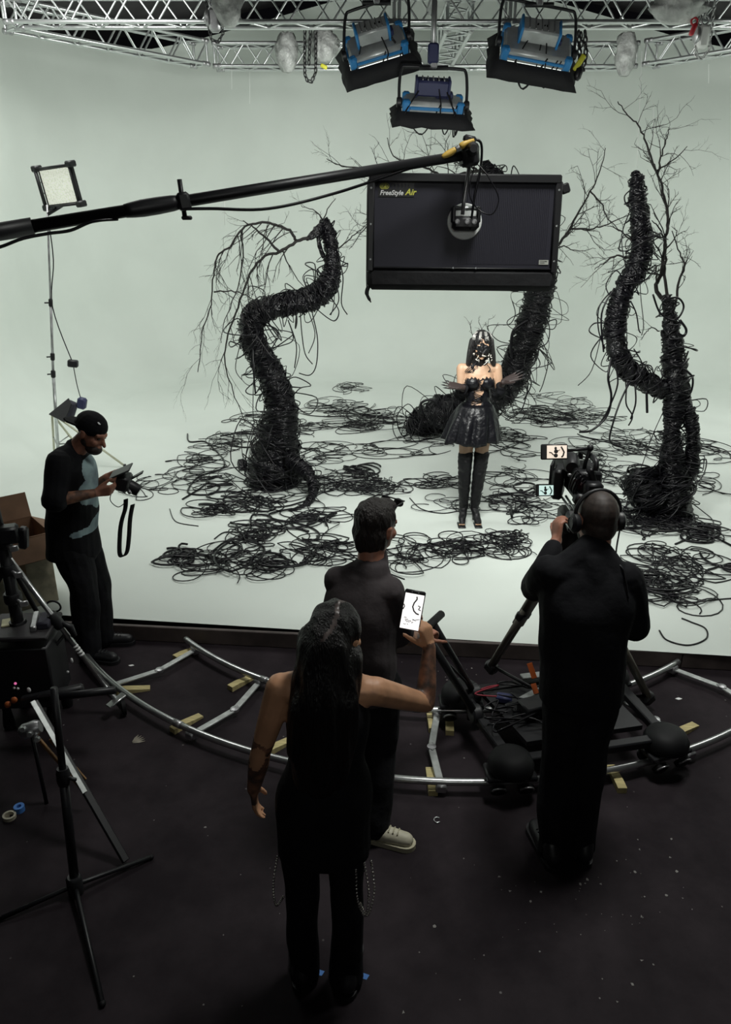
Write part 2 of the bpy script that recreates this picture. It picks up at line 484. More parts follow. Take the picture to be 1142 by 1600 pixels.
def hoist(u, v, Y, label, m_body, m_ch, tall):
    c = A(u, v, Y); root = empty('chain_hoist', c, label, 'hoist')
    mb = MB(); mb.rbox(c + V(0, 0, 0), (0.13, 0.12, 0.24), None, 0.03); mb.build('motor_housing', m_body, root, 'angle')
    mb = MB(); mb.lathe(c + V(-0.11, 0, 0.02), (1, 0, 0), [(0.05, 0), (0.085, 0.02), (0.085, 0.05), (0.06, 0.06)], 14); mb.build('gear_cover', M_steel, root, 'angle')
    mb = MB(); mb.torus(c + V(0, 0, 0.17), (0, 1, 0), 0.045, 0.012, 14, 6); mb.build('hook', M_steel, root)
    chain_obj('lift_chain', [c + V(0, 0, 0.2), c + V(0.01, 0, tall)], m_ch, root)
    chain_obj('slack_chain', [c + V(-0.07, 0, tall), c + V(-0.08, 0, 0.0), c + V(-0.05, 0, -0.19), c + V(0.03, 0, -0.22), c + V(0.09, 0, -0.13), c + V(0.08, 0, tall)], m_ch, root)
    return root
hoist(335, 32, 10.22, 'grey chain hoist hanging on the front truss at left', M_steel, M_chain, 0.55)
h2 = hoist(1098, 58, 10.2, 'white chain hoist with red clamp at the right end of the truss', mat('white_painted_metal', (0.75, 0.76, 0.74), 0.4), M_chainl, 0.55)
c = A(1083, 46, 10.12); mb = MB(); mb.rbox(c, (0.05, 0.06, 0.13), rotm(0, 20, 0), 0.012); mb.torus(c + V(0, 0, 0.08), (0, 1, 0), 0.035, 0.012); mb.build('clamp', M_red, h2)

def bag(name, u, v, Y, w, h, d, label, m, seed):
    # crumpled plastic wrapped round a motor
    c = A(u, v, Y); mb = MB(); rows = []
    for i in range(11):
        t = i / 10; z = h * (0.5 - t); ring = []
        rr = (0.28 + 0.72 * math.sin(math.pi * min(1, t * 0.85 + 0.1)) ** 0.7)
        for j in range(22):
            a = 2 * math.pi * j / 22; q = noise.noise(Vector((3 * math.cos(a) + seed, 3 * math.sin(a), t * 4))) * 0.35 + 0.10 * math.sin(9 * a + 5 * t)
            ring.append(c + V(w / 2 * rr * (1 + q) * math.cos(a), d / 2 * rr * (1 + q) * math.sin(a), z + 0.1 * h * q))
        rows.append(ring)
    mb.grid(rows, True)
    n0 = len(mb.v); mb.f.append(tuple(range(22))[::-1]); mb.f.append(tuple(range(n0 - 22, n0)))
    return tag(mb.build(name, m), label, 'bag')
bag('plastic_bag', 355, 8, 10.2, 0.34, 0.42, 0.3, 'grey plastic bag over the front truss beside the left hoist', M_bag, 1)
bag('plastic_bag', 1060, 10, 10.2, 0.62, 0.34, 0.35, 'pale plastic bag lying on the front truss at far right', M_bagw, 2)
bag('plastic_bag', 448, 82, 12.85, 0.32, 0.5, 0.3, 'crumpled grey plastic bag hanging on the rear truss beside the chains', M_bag, 3)
bag('plastic_bag', 505, 72, 12.85, 0.42, 0.4, 0.3, 'dull plastic bag on the rear truss behind the left blue light', M_bag, 4)
bag('plastic_bag', 978, 85, 12.85, 0.30, 0.55, 0.26, 'grey plastic bag hanging on the rear truss right of the big light', M_bag, 5)
def drop_chain(u, v0, v1, Y, label, w=0.16):
    a = A(u, v0, Y); b = A(u, v1, Y); root = empty('hanging_chain', b, label, 'chain')
    chain_obj('chain_links', [a + V(-w / 2, 0, 0), b + V(-w / 2, 0, 0.1), b + V(-w * .3, 0, 0.02), b + V(w * 0.1, 0, 0), b + V(w / 2, 0, 0.12), a + V(w / 2, 0, 0)], M_chain, root, 0.011, 0.06)
    chain_obj('chain_links', [a + V(0, 0.03, 0), b + V(-0.02, 0.03, 0.22)], M_chain, root, 0.010, 0.06)
    return root
r_ = drop_chain(485, 45, 128, 12.6, 'dark chain looping down below the rear truss at left')
c = A(506, 104, 12.55); mb = MB(); mb.rbox(c, (0.10, 0.06, 0.05), rotm(0, 25, 0), 0.01); mb.build('yellow_hook_tag', M_yel, r_)
r_ = drop_chain(909, 48, 108, 10.0, 'dark chain with yellow strap beside the right blue light', 0.07)
c = A(905, 98, 9.97); mb = MB(); mb.rbox(c, (0.06, 0.03, 0.19), rotm(0, 32, 0), 0.01); mb.build('yellow_strap', M_yel, r_)
c = A(903, 115, 9.98); mb = MB(); mb.lathe(c, (0.3, 0, 1), [(0.03, -0.07), (0.05, -0.04), (0.05, 0.04), (0.02, 0.07)], 10); mb.build('hook_block', M_blkm, r_)

# thin white wires hanging from the grid in front of the backdrop
M_wire = mat('white_wire', (0.85, 0.87, 0.85), 0.5)
for u, v0, v1, Y, lab in ((390, 112, 162, 13.0, 'short white wire hanging under the rear truss at left'), (1003, 80, 262, 7.6, 'white wire hanging above the tall right tree'),
                     (1021, 165, 215, 7.6, 'faint white wire beside the upper right twigs'), (351, 300, 352, 8.0, 'white wire just above the drooping left branch'), (362, 95, 140, 13.0, 'faint white wire below the left truss corner'), (1107, 100, 130, 12.0, 'short white wire under the right slanting truss')):
    a, b = A(u, v0, Y), A(u - (8 if v1 - v0 > 100 else 0), v1, Y)
    mb = MB(); mb.cyl(a, b, 0.0022, 5); tag(mb.build('hanging_wire', M_wire), lab, 'wire')

# ------------------------------------------------------------------ blue panel lights under the truss
M_silver = mat('silver_grey_casting', (0.50, 0.52, 0.52), 0.38, metal=0.5, var=0.1)
M_blue = mat('blue_corner_trim', (0.03, 0.22, 0.52), 0.4)
M_navy = mat('dark_blue_plastic', (0.03, 0.035, 0.10), 0.45)
M_cloth = mat('black_cloth_skirt', (0.010, 0.010, 0.012), 0.8, bump=0.4, bscale=12, bdist=0.02)
M_lamp = mat('lamp_diffuser', (0.8, 0.85, 0.8), 0.5, emit=(0.95, 1.0, 0.95), estr=1.5)
def panel_light(c, W, D, Hh, M, label, yoke_up, watts, navy=False, skirt=0.16):
    # local axes: X width, Y depth (seen from the rear), Z up out of the back of the lamp head
    root = empty('panel_light', c, label, 'stage light', 'blue and grey panel lights under the truss')
    def P(x, y, z): return c + M @ V(x, y, z)
    mb = MB(); mb.rbox(P(0, 0, 0), (W, D, Hh), M, 0.03); mb.build('lamp_head', M_silver, root, 'angle')
    mb = MB()
    for sx in (-1, 1):
        for sy in (-1, 1): mb.rbox(P(sx * (W / 2 - 0.03), sy * (D / 2 - 0.03), 0.0), (0.09, 0.09, Hh + 0.02), M, 0.02).build('corner_guard', M_blue, root, 'angle'); mb = MB()
    for sy in (-1, 1): MB().rbox(P(0, sy * (D / 2 + 0.004), 0.0), (W - 0.14, 0.03, 0.035), M, 0.008).build('side_rail', M_blue, root, 'angle')
    for sx in (-1, 1): MB().rbox(P(sx * (W / 2 + 0.004), 0, 0.0), (0.03, D - 0.14, 0.035), M, 0.008).build('side_rail', M_blue, root, 'angle')
    o = MB().rbox(P(-0.02, 0, Hh / 2 + 0.11), (W * 0.55, D * 0.52, 0.16), M, 0.02).build('power_supply', M_navy if navy else M_silver, root, 'angle')
    for sx in (-1, 1): MB().rbox(P(-0.02 + sx * W * 0.275, 0, Hh / 2 + 0.11), (0.03, D * 0.58, 0.19), M, 0.012).build('supply_end_plate', M_navy if navy else M_blue, o, 'angle')
    for k in range(5): MB().rbox(P(-0.02 + (k - 2) * W * 0.09, 0, Hh / 2 + 0.198), (0.014, D * 0.42, 0.014), M, 0.003).build('cooling_fin', M_steel, o, 'angle')
    MB().rbox(P(W * 0.18, D * 0.1, Hh / 2 + 0.03), (W * 0.3, D * 0.3, 0.06), M, 0.012).build('control_box', M_navy, root, 'angle')
    # skirt flaring below
    mb = MB(); rows = []
    for t, fl in ((0.0, 0.0), (0.5, 0.06), (1.0, 0.11)):
        x, y = W / 2 + 0.02 + fl, D / 2 + 0.02 + fl; z = -Hh / 2 + 0.03 - t * skirt; ring = []
        for (ax, ay, bx, by) in ((-1, -1, 1, -1), (1, -1, 1, 1), (1, 1, -1, 1), (-1, 1, -1, -1)):
            for s_ in range(8):
                q = s_ / 8; w = 0.018 * math.sin(7 * q * math.pi + ax) * t
                ring.append(P(lerp(ax, bx, q) * (x + w), lerp(ay, by, q) * (y + w), z + w))
        rows.append(ring)
    mb.grid(rows, True); sk = mb.build('cloth_skirt', M_cloth, root)
    sm = sk.modifiers.new('thick', 'SOLIDIFY'); sm.thickness = 0.008
    MB().rbox(P(0, 0, -Hh / 2 - 0.004), (W - 0.06, D - 0.06, 0.012), M, 0.003).build('diffuser', M_lamp, root, 'angle')
    # yoke: a bent tube from the two side pivots up to the truss
    a = P(-W / 2 - 0.05, 0, 0); b = P(W / 2 + 0.05, 0, 0); up = V(0, 0, yoke_up)
    pts = spline([tuple(a), tuple(a + up * 0.5), tuple(a + up * 0.93 + (b - a) * 0.03), tuple(a + up + (b - a) * 0.12), tuple((a + b) / 2 + up), tuple(b + up + (a - b) * 0.12), tuple(b + up * 0.93 + (a - b) * 0.03), tuple(b + up * 0.5), tuple(b)], 5)
    y = MB().tube(pts, 0.017, 8).build('yoke', M_blkm, root)
    for q in (a, b): MB().lathe(q, (b - a), [(0.045, -0.03), (0.055, -0.02), (0.055, 0.02), (0.045, 0.03)], 14).build('pivot_knob', M_blk, y, 'angle')
    top = (a + b) / 2 + up
    MB().rbox(top + V(0, 0, 0.05), (0.08, 0.07, 0.13), None, 0.015).build('hook_clamp', M_steel, y, 'angle')
    MB().cyl(top + V(-0.16, 0, 0), top + V(0.16, 0, 0), 0.026, 10).build('grip_sleeve', M_blk, y)
    # cables drooping over the back
    for k in range(4):
        rnd = random.Random(k + int(W * 1000)); x0 = (rnd.random() - 0.5) * W * 0.9
        q0 = P(x0 * 0.3, 0, Hh / 2 + 0.2); q1 = P(x0, -D / 2 - 0.04, -0.02 - 0.1 * rnd.random()); q2 = P(x0 * 0.7 + 0.1, -D / 2 - 0.03, -0.2 - 0.16 * rnd.random()); q3 = P(x0 * 0.5 + 0.22, -D / 2 + 0.0, 0.05)
        MB().tube(spline([tuple(q0), tuple(q1 + V(0, -.02, .08)), tuple(q1), tuple(q2), tuple(q3)], 6), 0.008, 5).build('cable', M_cable, root)
    return root
panel_light(A(588, 72, 9.95), 0.66, 0.40, 0.14, rotm(0, -15, 0) @ rotm(46, 0, 0), 'blue and grey panel light tilted left under the front truss', 0.42, 40)
panel_light(A(838, 75, 9.95), 0.78, 0.44, 0.15, rotm(0, 9, 0) @ rotm(46, 0, 0), 'larger blue and grey panel light under the front truss at right', 0.42, 40)
panel_light(A(676, 163, 9.6), 0.66, 0.34, 0.13, rotm(0, 3, 0) @ rotm(24, 0, 0), 'small dark blue panel light hanging lowest in the middle', 0.36, 40, navy=True, skirt=0.13)
# drop pole that carries the lowest light
p = A(676, 113, 9.6)
root = empty('drop_pole', p, 'grey drop pole with clamp holding the lowest panel light', 'pole')
MB().cyl(p + V(0, 0, 0.08), V(p.x, 9.6, 5.25), 0.03, 10).build('pole', M_steel, root)
MB().rbox(p + V(0, 0, 0.18), (0.12, 0.1, 0.2), None, 0.02).build('swivel_bracket', M_navy, root, 'angle')
q = V(p.x, 9.6, 5.12); MB().rbox(q + V(0, 0.42, 0), (0.06, 0.9, 0.06), None, 0.01).build('outrigger_arm', M_steel, root, 'angle')

# ------------------------------------------------------------------ large soft light on the boom, seen from the back
M_pan = mat('dark_ribbed_panel', (0.030, 0.029, 0.042), 0.5, spec=0.35)
M_yl = mat('yellow_print', (0.75, 0.75, 0.12), 0.5)
M_wh = mat('white_print', (0.85, 0.85, 0.85), 0.5)
M_stick = mat('pale_sticker', (0.55, 0.56, 0.5), 0.6)
M_brass = mat('amber_connector', (0.62, 0.40, 0.08), 0.45)
def softlight():
    c = A(723, 353, 4.62); M = rotm(-6, 0.6, 0)         # local X right, Y away from camera, Z up
    def P(x, y, z): return c + M @ V(x, y, z)
    root = empty('soft_light', c, 'large black rectangular soft light on the boom, seen from its ribbed back', 'stage light')
    W, Hh = 1.03, 0.475
    back = MB().rbox(P(0, 0, 0), (W, 0.05, Hh), M, 0.008).build('back_panel', M_pan, root, 'angle')
    for k in range(52):
        x = -0.02 + k * 0.0102
        if x > W / 2 - 0.03: break
        MB().box(P(x, -0.0265, -0.005), (0.0042, 0.004, Hh - 0.07), M).build('rib', M_pan, back, False)
    for nm, q, sz in (('frame_edge', P(0, -0.012, Hh / 2 + 0.008), (W + 0.05, 0.07, 0.05)), ('frame_edge', P(-W / 2 - 0.012, -0.01, -0.01), (0.042, 0.07, Hh + 0.02)), ('frame_edge', P(W / 2 + 0.012, -0.01, -0.01), (0.042, 0.07, Hh + 0.02)), ('frame_edge', P(0, -0.01, -Hh / 2 + 0.004), (W, 0.062, 0.012))):
        MB().rbox(q, sz, M, 0.008).build(nm, M_blk, root, 'angle')
    # soft black box flaring forwards and below
    mb = MB(); rows = []
    for t, fx, fz, dy in ((0, 0.015, 0.03, 0.0), (0.4, 0.02, 0.04, 0.05), (1.0, 0.03, 0.045, 0.22)):
        ring = []
        x, zt, zb = W / 2 + fx, Hh / 2 + 0.01, -Hh / 2 - 0.05 - fz
        for (ax, az, bx, bz) in ((-1, zb, 1, zb), (1, zb, 1, zt), (1, zt, -1, zt), (-1, zt, -1, zb)):
            for s_ in range(10):
                q = s_ / 10; w = 0.007 * math.sin(5 * math.pi * q + ax + 2 * t)
                ring.append(P(lerp(ax, bx, q) * (x), dy, lerp(az, bz, q) + w))
        rows.append(ring)
    mb.grid(rows, True); o = mb.build('fabric_skirt', M_cloth, root); md = o.modifiers.new('t', 'SOLIDIFY'); md.thickness = 0.006
    mb = MB(); mb.rbox(P(0, 0.0, -Hh / 2 - 0.055), (W + 0.06, 0.085, 0.125), M, 0.03); mb.build('bottom_roll', M_cloth, root, 'angle')
    MB().rbox(P(0, 0.2, -0.03), (W + 0.02, 0.012, Hh + 0.08), M, 0.004).build('front_diffuser', M_lamp, root, 'angle')
    mb = MB(); mb.tube(spline([tuple(P(-W / 2 - 0.02, -0.01, -Hh / 2 - 0.1)), tuple(P(-W / 2 - 0.03, -0.012, -Hh / 2 - 0.14)), tuple(P(-W / 2 - 0.005, -0.015, -Hh / 2 - 0.19))], 5), [0.012] * 6 + [0.009] * 3 + [0.004] * 2, 6); mb.build('loose_strap', M_cloth, root)
    MB().rbox(P(W / 2 + 0.06, 0.02, Hh / 2 - 0.03), (0.05, 0.03, 0.055), M @ rotm(0, -20, 0), 0.008).build('corner_latch', M_blk, root, 'angle')
    # round mount with gimbal
    mb = MB(); mb.lathe(P(0.005, -0.027, 0.02), M @ V(0, -1, 0), [(0.098, 0), (0.098, 0.006), (0.094, 0.01), (0.02, 0.011)], 36); pl = mb.build('mount_disc', mat('white_metal', (0.85, 0.88, 0.85), 0.5), root, 'angle')
    MB().rbox(P(0.005, -0.075, 0.005), (0.15, 0.075, 0.075), M, 0.018).build('mount_block', M_blk, pl, 'angle')
    MB().cyl(P(-0.075, -0.075, 0.085), P(0.075, -0.075, 0.085), 0.012, 12).build('pivot_bar', M_alu, pl)
    for sx in (-1, 1): MB().rbox(P(0.005 + sx * 0.07, -0.08, 0.05), (0.022, 0.05, 0.09), M, 0.008).build('pivot_arm', M_blk, pl, 'angle')
    for k, x in enumerate((-0.045, 0.01, 0.05)): MB().lathe(P(x, -0.11, 0.01), M @ V(0, -1, 0), [(0.014, 0), (0.014, 0.012), (0.006, 0.014)], 12).build('bolt', M_steel, pl, 'angle')
    # screws
    for x, z in ((-0.527, 0.19), (-0.527, 0.0), (-0.527, -0.19), (0.527, 0.19), (0.527, 0.0), (0.527, -0.19), (-0.05, -0.232), (0.08, -0.232)):
        MB().lathe(P(x, -0.044, z), M @ V(0, -1, 0), [(0.006, 0), (0.006, 0.002), (0.002, 0.003)], 10).build('screw', M_alu, root, 'angle')
    # name plate with lettering
    plate = MB().box(P(-0.385, -0.0265, 0.185), (0.20, 0.002, 0.075), M).build('name_plate', mat('plate_black', (0.012, 0.012, 0.012), 0.4), root, False)
    for k in range(6):
        w = 0.011 - 0.0016 * k
        MB().box(P(-0.415 + k * 0.02, -0.028, 0.203), (w, 0.001, 0.032), M).build('stripe', M_pan, plate, False)
    def put(me, m, x, z):
        me.materials.clear(); me.materials.append(m); o = bpy.data.objects.new('lettering', me); COL.objects.link(o); o.parent = plate
        o.location = P(x, -0.0285, z) - wloc(plate); o.rotation_euler = (M @ rotm(90, 0, 0)).to_euler(); return o
    put(text_mesh('FreeStyle', 0.035, 0.0006, 0.25, 0.0009), M_wh, -0.478, 0.157)
    put(text_mesh('Air', 0.045, 0.0006, 0.3, 0.0011), M_yl, -0.335, 0.158)
    # pill-shaped badge: yellow outline with three ring letters
    cpt = (-0.452, 0.203)
    def pill(rx, rz, y0, th, m, nm):
        pts = []
        for a in np.linspace(-90, 90, 9): pts.append((cpt[0] + rx - rz + rz * math.cos(R(a)), cpt[1] + rz * math.sin(R(a))))
        for a in np.linspace(90, 270, 9): pts.append((cpt[0] - rx + rz + rz * math.cos(R(a)), cpt[1] + rz * math.sin(R(a))))
        MB().prism([P(x, y0, z) for x, z in pts], M @ V(0, -1, 0), th).build(nm, m, plate, False)
    pill(0.0265, 0.0155, -0.0276, 0.0008, M_yl, 'badge'); pill(0.023, 0.012, -0.0283, 0.0006, mat('plate_black', (0, 0, 0)), 'badge_field'); pill(0.021, 0.010, -0.0287, 0.0005, M_yl, 'badge_field')
    bl = mat('plate_black', (0, 0, 0))
    for k, ch in enumerate('GFO'):
        put(text_mesh(ch, 0.019, 0.0006, 0, 0.0004), bl, cpt[0] - 0.0195 + k * 0.0133, cpt[1] - 0.0065).location += M @ V(0, -0.001, 0)
    st_ = MB().box(P(0.47, -0.0285, -0.195), (0.055, 0.002, 0.025), M).build('sticker', M_stick, root, False)
    MB().box(P(0.482, -0.03, -0.19), (0.012, 0.0005, 0.004), M).build('print', M_blk, st_, False)
    for k in range(3): MB().box(P(0.462, -0.03, -0.188 - k * 0.006), (0.026, 0.0005, 0.0015), M).build('print', M_blk, st_, False)
    # hanger rod up to the boom tip
    tip = A(742, 240, 4.5)
    MB().tube([P(-0.015, -0.09, 0.05), P(-0.012, -0.10, 0.12), tip + V(-0.02, 0, -0.0)], 0.011, 8).build('hanger_rod', M_steel, root)
    MB().tube(spline([tuple(P(0.03, -0.1, -0.03)), tuple(P(0.045, -0.12, 0.15)), tuple(lerp(P(0.05, -0.1, 0.2), tip, 0.6) + V(0.03, 0, 0)), tuple(tip + V(0.03, 0, 0.05)), tuple(tip + V(-0.02, 0, 0.07))], 8), 0.007, 6).build('power_cable', M_cable, root)
    MB().tube(spline([tuple(tip + V(0.01, -.02, -0.05)), tuple(A(762, 275, 4.45)), tuple(A(779, 310, 4.42)), tuple(A(768, 335, 4.42)), tuple(A(745, 325, 4.45)), tuple(A(733, 300, 4.45)), tuple(tip + V(-0.0, 0, -0.06))], 6), 0.0035, 5).build('thin_cable', M_cable, root)
    return root
softlight()
area('soft_light_emitter', tuple(A(723, 352, 4.9)), (1.0, 9.0, 0.9), 1.05, 0.5, 78, LC, 150)

# boom arm
tip = A(742, 240, 4.5); b0 = A(0, 362, 3.75)
dr = (tip - b0).normalized(); far = b0 - dr * 0.55
root = empty('boom_arm', far, 'long black boom arm reaching in from the left to the soft light', 'boom')
def along(u): return b0 + (tip - b0) * u
MB().cyl(far, along(0.06), 0.040, 16).build('outer_sleeve', M_blk, root)
MB().cyl(along(0.04), along(0.965), 0.030, 16, 0.026).build('inner_tube', M_blkm, root)
mb = MB(); mb.tube([along(t) for t in (0.235, 0.25, 0.27, 0.3, 0.33, 0.345)], [0.031, 0.036, 0.040, 0.040, 0.037, 0.031], 14); mb.build('taped_joint', M_blk, root)
cl = MB().rbox(along(0.352), (0.06, 0.085, 0.085), look(dr) @ rotm(0, 0, 90), 0.012).build('locking_collar', M_blk, root, 'angle')
MB().tube([along(0.352) + V(0, 0, -0.07), along(0.352) + V(-0.012, 0, 0.10)], 0.012, 8).build('locking_lever', M_blkm, cl)
MB().rbox(along(0.352) + V(0.01, 0, -0.075), (0.05, 0.03, 0.02), None, 0.006).build('lever_foot', M_blkm, cl, 'angle')
MB().rbox(along(0.985), (0.10, 0.09, 0.12), look(dr) @ rotm(0, 0, 90), 0.02).build('tip_clamp', M_blk, root, 'angle')
MB().lathe(along(0.99) + V(0, -0.06, 0.02), (0, -1, 0), [(0.03, 0), (0.035, 0.02), (0.02, 0.05)], 12).build('tip_knob', M_blkm, root, 'angle')
MB().rbox(along(0.985) + V(0.0, -0.0, 0.075), (0.07, 0.05, 0.035), rotm(0, 12, 0), 0.01).build('tip_bracket', M_blk, root, 'angle')
pw = [tuple(along(0.34) + V(0.02, -0.03, -0.03)), tuple(A(330, 326, 4.0)), tuple(A(420, 326, 4.1)), tuple(A(520, 303, 4.25)), tuple(A(620, 270, 4.35)), tuple(A(690, 246, 4.42))]
MB().tube(spline(pw, 8), 0.0075, 6).build('power_cable', M_cable, root)
MB().tube(spline([tuple(A(690, 246, 4.42)), tuple(A(703, 239, 4.43)), tuple(A(712, 233, 4.43))], 4), [0.008, 0.012, 0.016, 0.018, 0.018, 0.018, 0.016, 0.014, 0.012], 10).build('connector', M_brass, root)
MB().tube(spline([tuple(A(712, 233, 4.43)), tuple(A(718, 230, 4.43))], 4), 0.013, 10).build('connector_collar', M_steel, root)
MB().tube(spline([tuple(A(719, 230, 4.43)), tuple(A(727, 224, 4.43)), tuple(A(740, 219, 4.45))], 4), [0.013, 0.018, 0.018, 0.017, 0.014, 0.012, 0.011, 0.010, 0.009], 10).build('connector', M_brass, root)
MB().tube(spline([tuple(A(-40, 395, 3.6)), tuple(A(0, 386, 3.65)), tuple(A(35, 373, 3.7)), tuple(A(75, 365, 3.74)), tuple(A(110, 360, 3.78)), tuple(A(145, 346, 3.83)), tuple(along(0.22) + V(0, 0, -0.03))], 6), 0.0075, 6).build('power_cable', M_cable, root)

# ------------------------------------------------------------------ LED panel on a tall stand at the left
def led_stand():
    base = V(-3.62, 8.55, STZ); top = A(74, 328, 8.35)
    root = empty('light_stand', base, 'tall thin light stand behind the person in the cap at left', 'stand')
    d = top - (base + V(0, 0, 0.35)); p = lambda t: base + V(0, 0, 0.35) + d * t
    MB().cyl(base + V(0, 0, 0.1), p(0.3), 0.020, 10).build('lower_pole', M_alu, root)
    MB().cyl(p(0.28), p(0.62), 0.015, 10).build('middle_pole', M_steel, root)
    MB().cyl(p(0.6), p(1.02), 0.011, 10).build('upper_pole', M_steel, root)
    for t, r in ((0.3, 0.026), (0.38, 0.024), (0.62, 0.022)):
        o = MB().lathe(p(t), d, [(r * .8, -0.04), (r, -0.03), (r, 0.03), (r * .8, 0.04)], 12).build('collar', M_blkm, root, 'angle')
        MB().cyl(p(t), p(t) + V(-0.06, -0.02, 0.0), 0.008, 8).build('locking_knob', M_blkm, o)
    for a in (60, 140, 330):
        f = base + V(0.24 * math.cos(R(a - 0)), 0.5 * math.sin(R(a)), 0.02)
        if a == 330: f = G(195, 728, STZ + 0.02)
        MB().tube([base + V(0, 0, 0.62), f], 0.013, 8).build('leg', mat('pale_stand_leg', (0.55, 0.55, 0.42), 0.4, metal=0.4), root)
        MB().cyl(f - V(0, 0, 0.018), f + V(0, 0, 0.02), 0.017, 8).build('rubber_foot', M_blk, root)
        MB().tube([base + V(0, 0, 0.25), lerp(base + V(0, 0, 0.62), f, 0.55)], 0.008, 6).build('leg_brace', M_steel, root)
    # power brick with its cable
    c = A(114, 568, 8.4); MB().rbox(c, (0.11, 0.07, 0.08), rotm(0, 8, 10), 0.012).build('power_brick', M_blk, root, 'angle')
    MB().tube(spline([tuple(p(0.98)), tuple(p(0.8) + V(0.045, 0, 0)), tuple(p(0.6) + V(0.02, 0, 0)), tuple(c)], 6), 0.006, 5).build('power_cable', M_cable, root)
    MB().tube(spline([tuple(c), tuple(A(120, 600, 8.4)), tuple(A(126, 622, 8.4))], 5), 0.005, 5).build('power_cable', M_cable, root)
    MB().rbox(A(128, 630, 8.38), (0.10, 0.08, 0.13), rotm(0, 15, 0), 0.02).build('clamp', M_navy, root, 'angle')
    # fixture
    c = A(92, 291, 8.3); M = rotm(8, -4, -26)
    fx = empty('led_panel', c, 'lit square LED panel on the tall stand at the left', 'stage light')
    def P(x, y, z): return c + M @ V(x, y, z)
    W, H_ = 0.46, 0.36
    MB().rbox(P(0, 0.02, 0), (W, 0.05, H_), M, 0.01).build('housing', M_blk, fx, 'angle')
    mled = mat('led_face', (0.6, 0.65, 0.6), 0.5, emit=(0.93, 0.97, 0.80), estr=0.55, color2=(0.2, 0.22, 0.2), scale=55)
    MB().box(P(0.01, -0.008, 0), (W - 0.05, 0.006, H_ - 0.04), M).build('led_face', mled, fx, False)
    for sx in (-1, 1):
        for sz in (-1, 1): MB().rbox(P(sx * (W / 2 + 0.005), -0.0, sz * (H_ / 2 + 0.005)), (0.075, 0.10, 0.06), M, 0.012).build('corner_bumper', M_blk, fx, 'angle')
    for sz in (-1, 1): MB().cyl(P(-W / 2, -0.03, sz * H_ / 2), P(W / 2, -0.03, sz * H_ / 2), 0.012, 8).build('frame_rod', M_blk, fx)
    for sx in (-1, 1): MB().cyl(P(sx * W / 2, -0.03, -H_ / 2), P(sx * W / 2, -0.03, H_ / 2), 0.010 if sx > 0 else 0.02, 8).build('frame_rod', M_blk, fx)
    MB().tube([P(-W / 2 - 0.01, 0.02, 0.06), P(-W / 2 - 0.05, 0.02, 0.05), P(-W / 2 - 0.05, 0.02, -0.04), P(-W / 2 - 0.01, 0.02, -0.05)], 0.006, 6).build('handle', M_steel, fx)
    MB().cyl(P(-0.06, 0.03, -H_ / 2), top + V(0, 0, -0.04), 0.018, 8).build('stand_socket', M_blkm, fx)
    # black flag clipped lower down on the stand
    fl = empty('flag', A(100, 655, 8.2), 'small black square flag clipped to the light stand', 'flag')
    q = [A(77, 648, 8.25), A(101, 660, 8.1), A(112, 632, 8.3), A(108, 623, 8.4)]
    n_ = (q[1] - q[0]).cross(q[2] - q[0]).normalized()
    MB().prism(q, n_, 0.012).build('cloth', M_cloth, fl, False)
    MB().tube([q[0], q[3]], 0.006, 6).build('wire_edge', M_blkm, fl)
    MB().rbox(A(110, 640, 8.4), (0.12, 0.08, 0.2), rotm(0, 25, 0), 0.02).build('grip_head', mat('dark_violet_cloth', (0.03, 0.028, 0.045), 0.7), fl, 'angle')
led_stand()

# ------------------------------------------------------------------ wrapped tree sculptures
def path3(pts, per=6):
    # (u, v, Y, r_px) -> centre line with radii in metres
    q = []
    for u, v, Y, r in pts:
        p = A(u, v, Y); q.append((p.x, p.y, p.z, 0.86 * r * MPP(p)))
    return spline(q, per)
def tangent_frames(P):
    up = None; out = []
    for i in range(len(P)):
        t = Vector(P[min(i + 1, len(P) - 1)][:3]) - Vector(P[max(i - 1, 0)][:3]); t.normalize()
        if up is None: up = t.orthogonal().normalized()
        x = (up - t * up.dot(t)).normalized(); up = x
        out.append((Vector(P[i][:3]), t, x, t.cross(x), P[i][3]))
    return out
def samp(F, s):
    s = max(0, min(len(F) - 1.001, s)); i = int(s); f = s - i
    a, b = F[i], F[i + 1]
    return tuple(a[k] + (b[k] - a[k]) * f for k in range(5))
def trunk_mesh(mb, P, rnd, lump=0.42, n=16):
    F = tangent_frames(P); rows = []; sd = rnd.random() * 50
    for i, (p, t, x, y, r) in enumerate(F):
        ring = []
        for j in range(n):
            a = 2 * math.pi * j / n
            k = 1 + lump * noise.noise(Vector((2.2 * math.cos(a) + sd, 2.2 * math.sin(a), i * 0.35))) + lump * 0.5 * noise.noise(Vector((5 * math.cos(a) + sd, 5 * math.sin(a), i * 0.9)))
            ring.append(p + (x * math.cos(a) + y * math.sin(a)) * r * 0.9 * k)
        rows.append(ring)
    o = len(mb.v); mb.grid(rows, True)
    mb.f.append(tuple(o + j for j in range(n))[::-1]); e = len(mb.v); mb.f.append(tuple(range(e - n, e)))
    return F
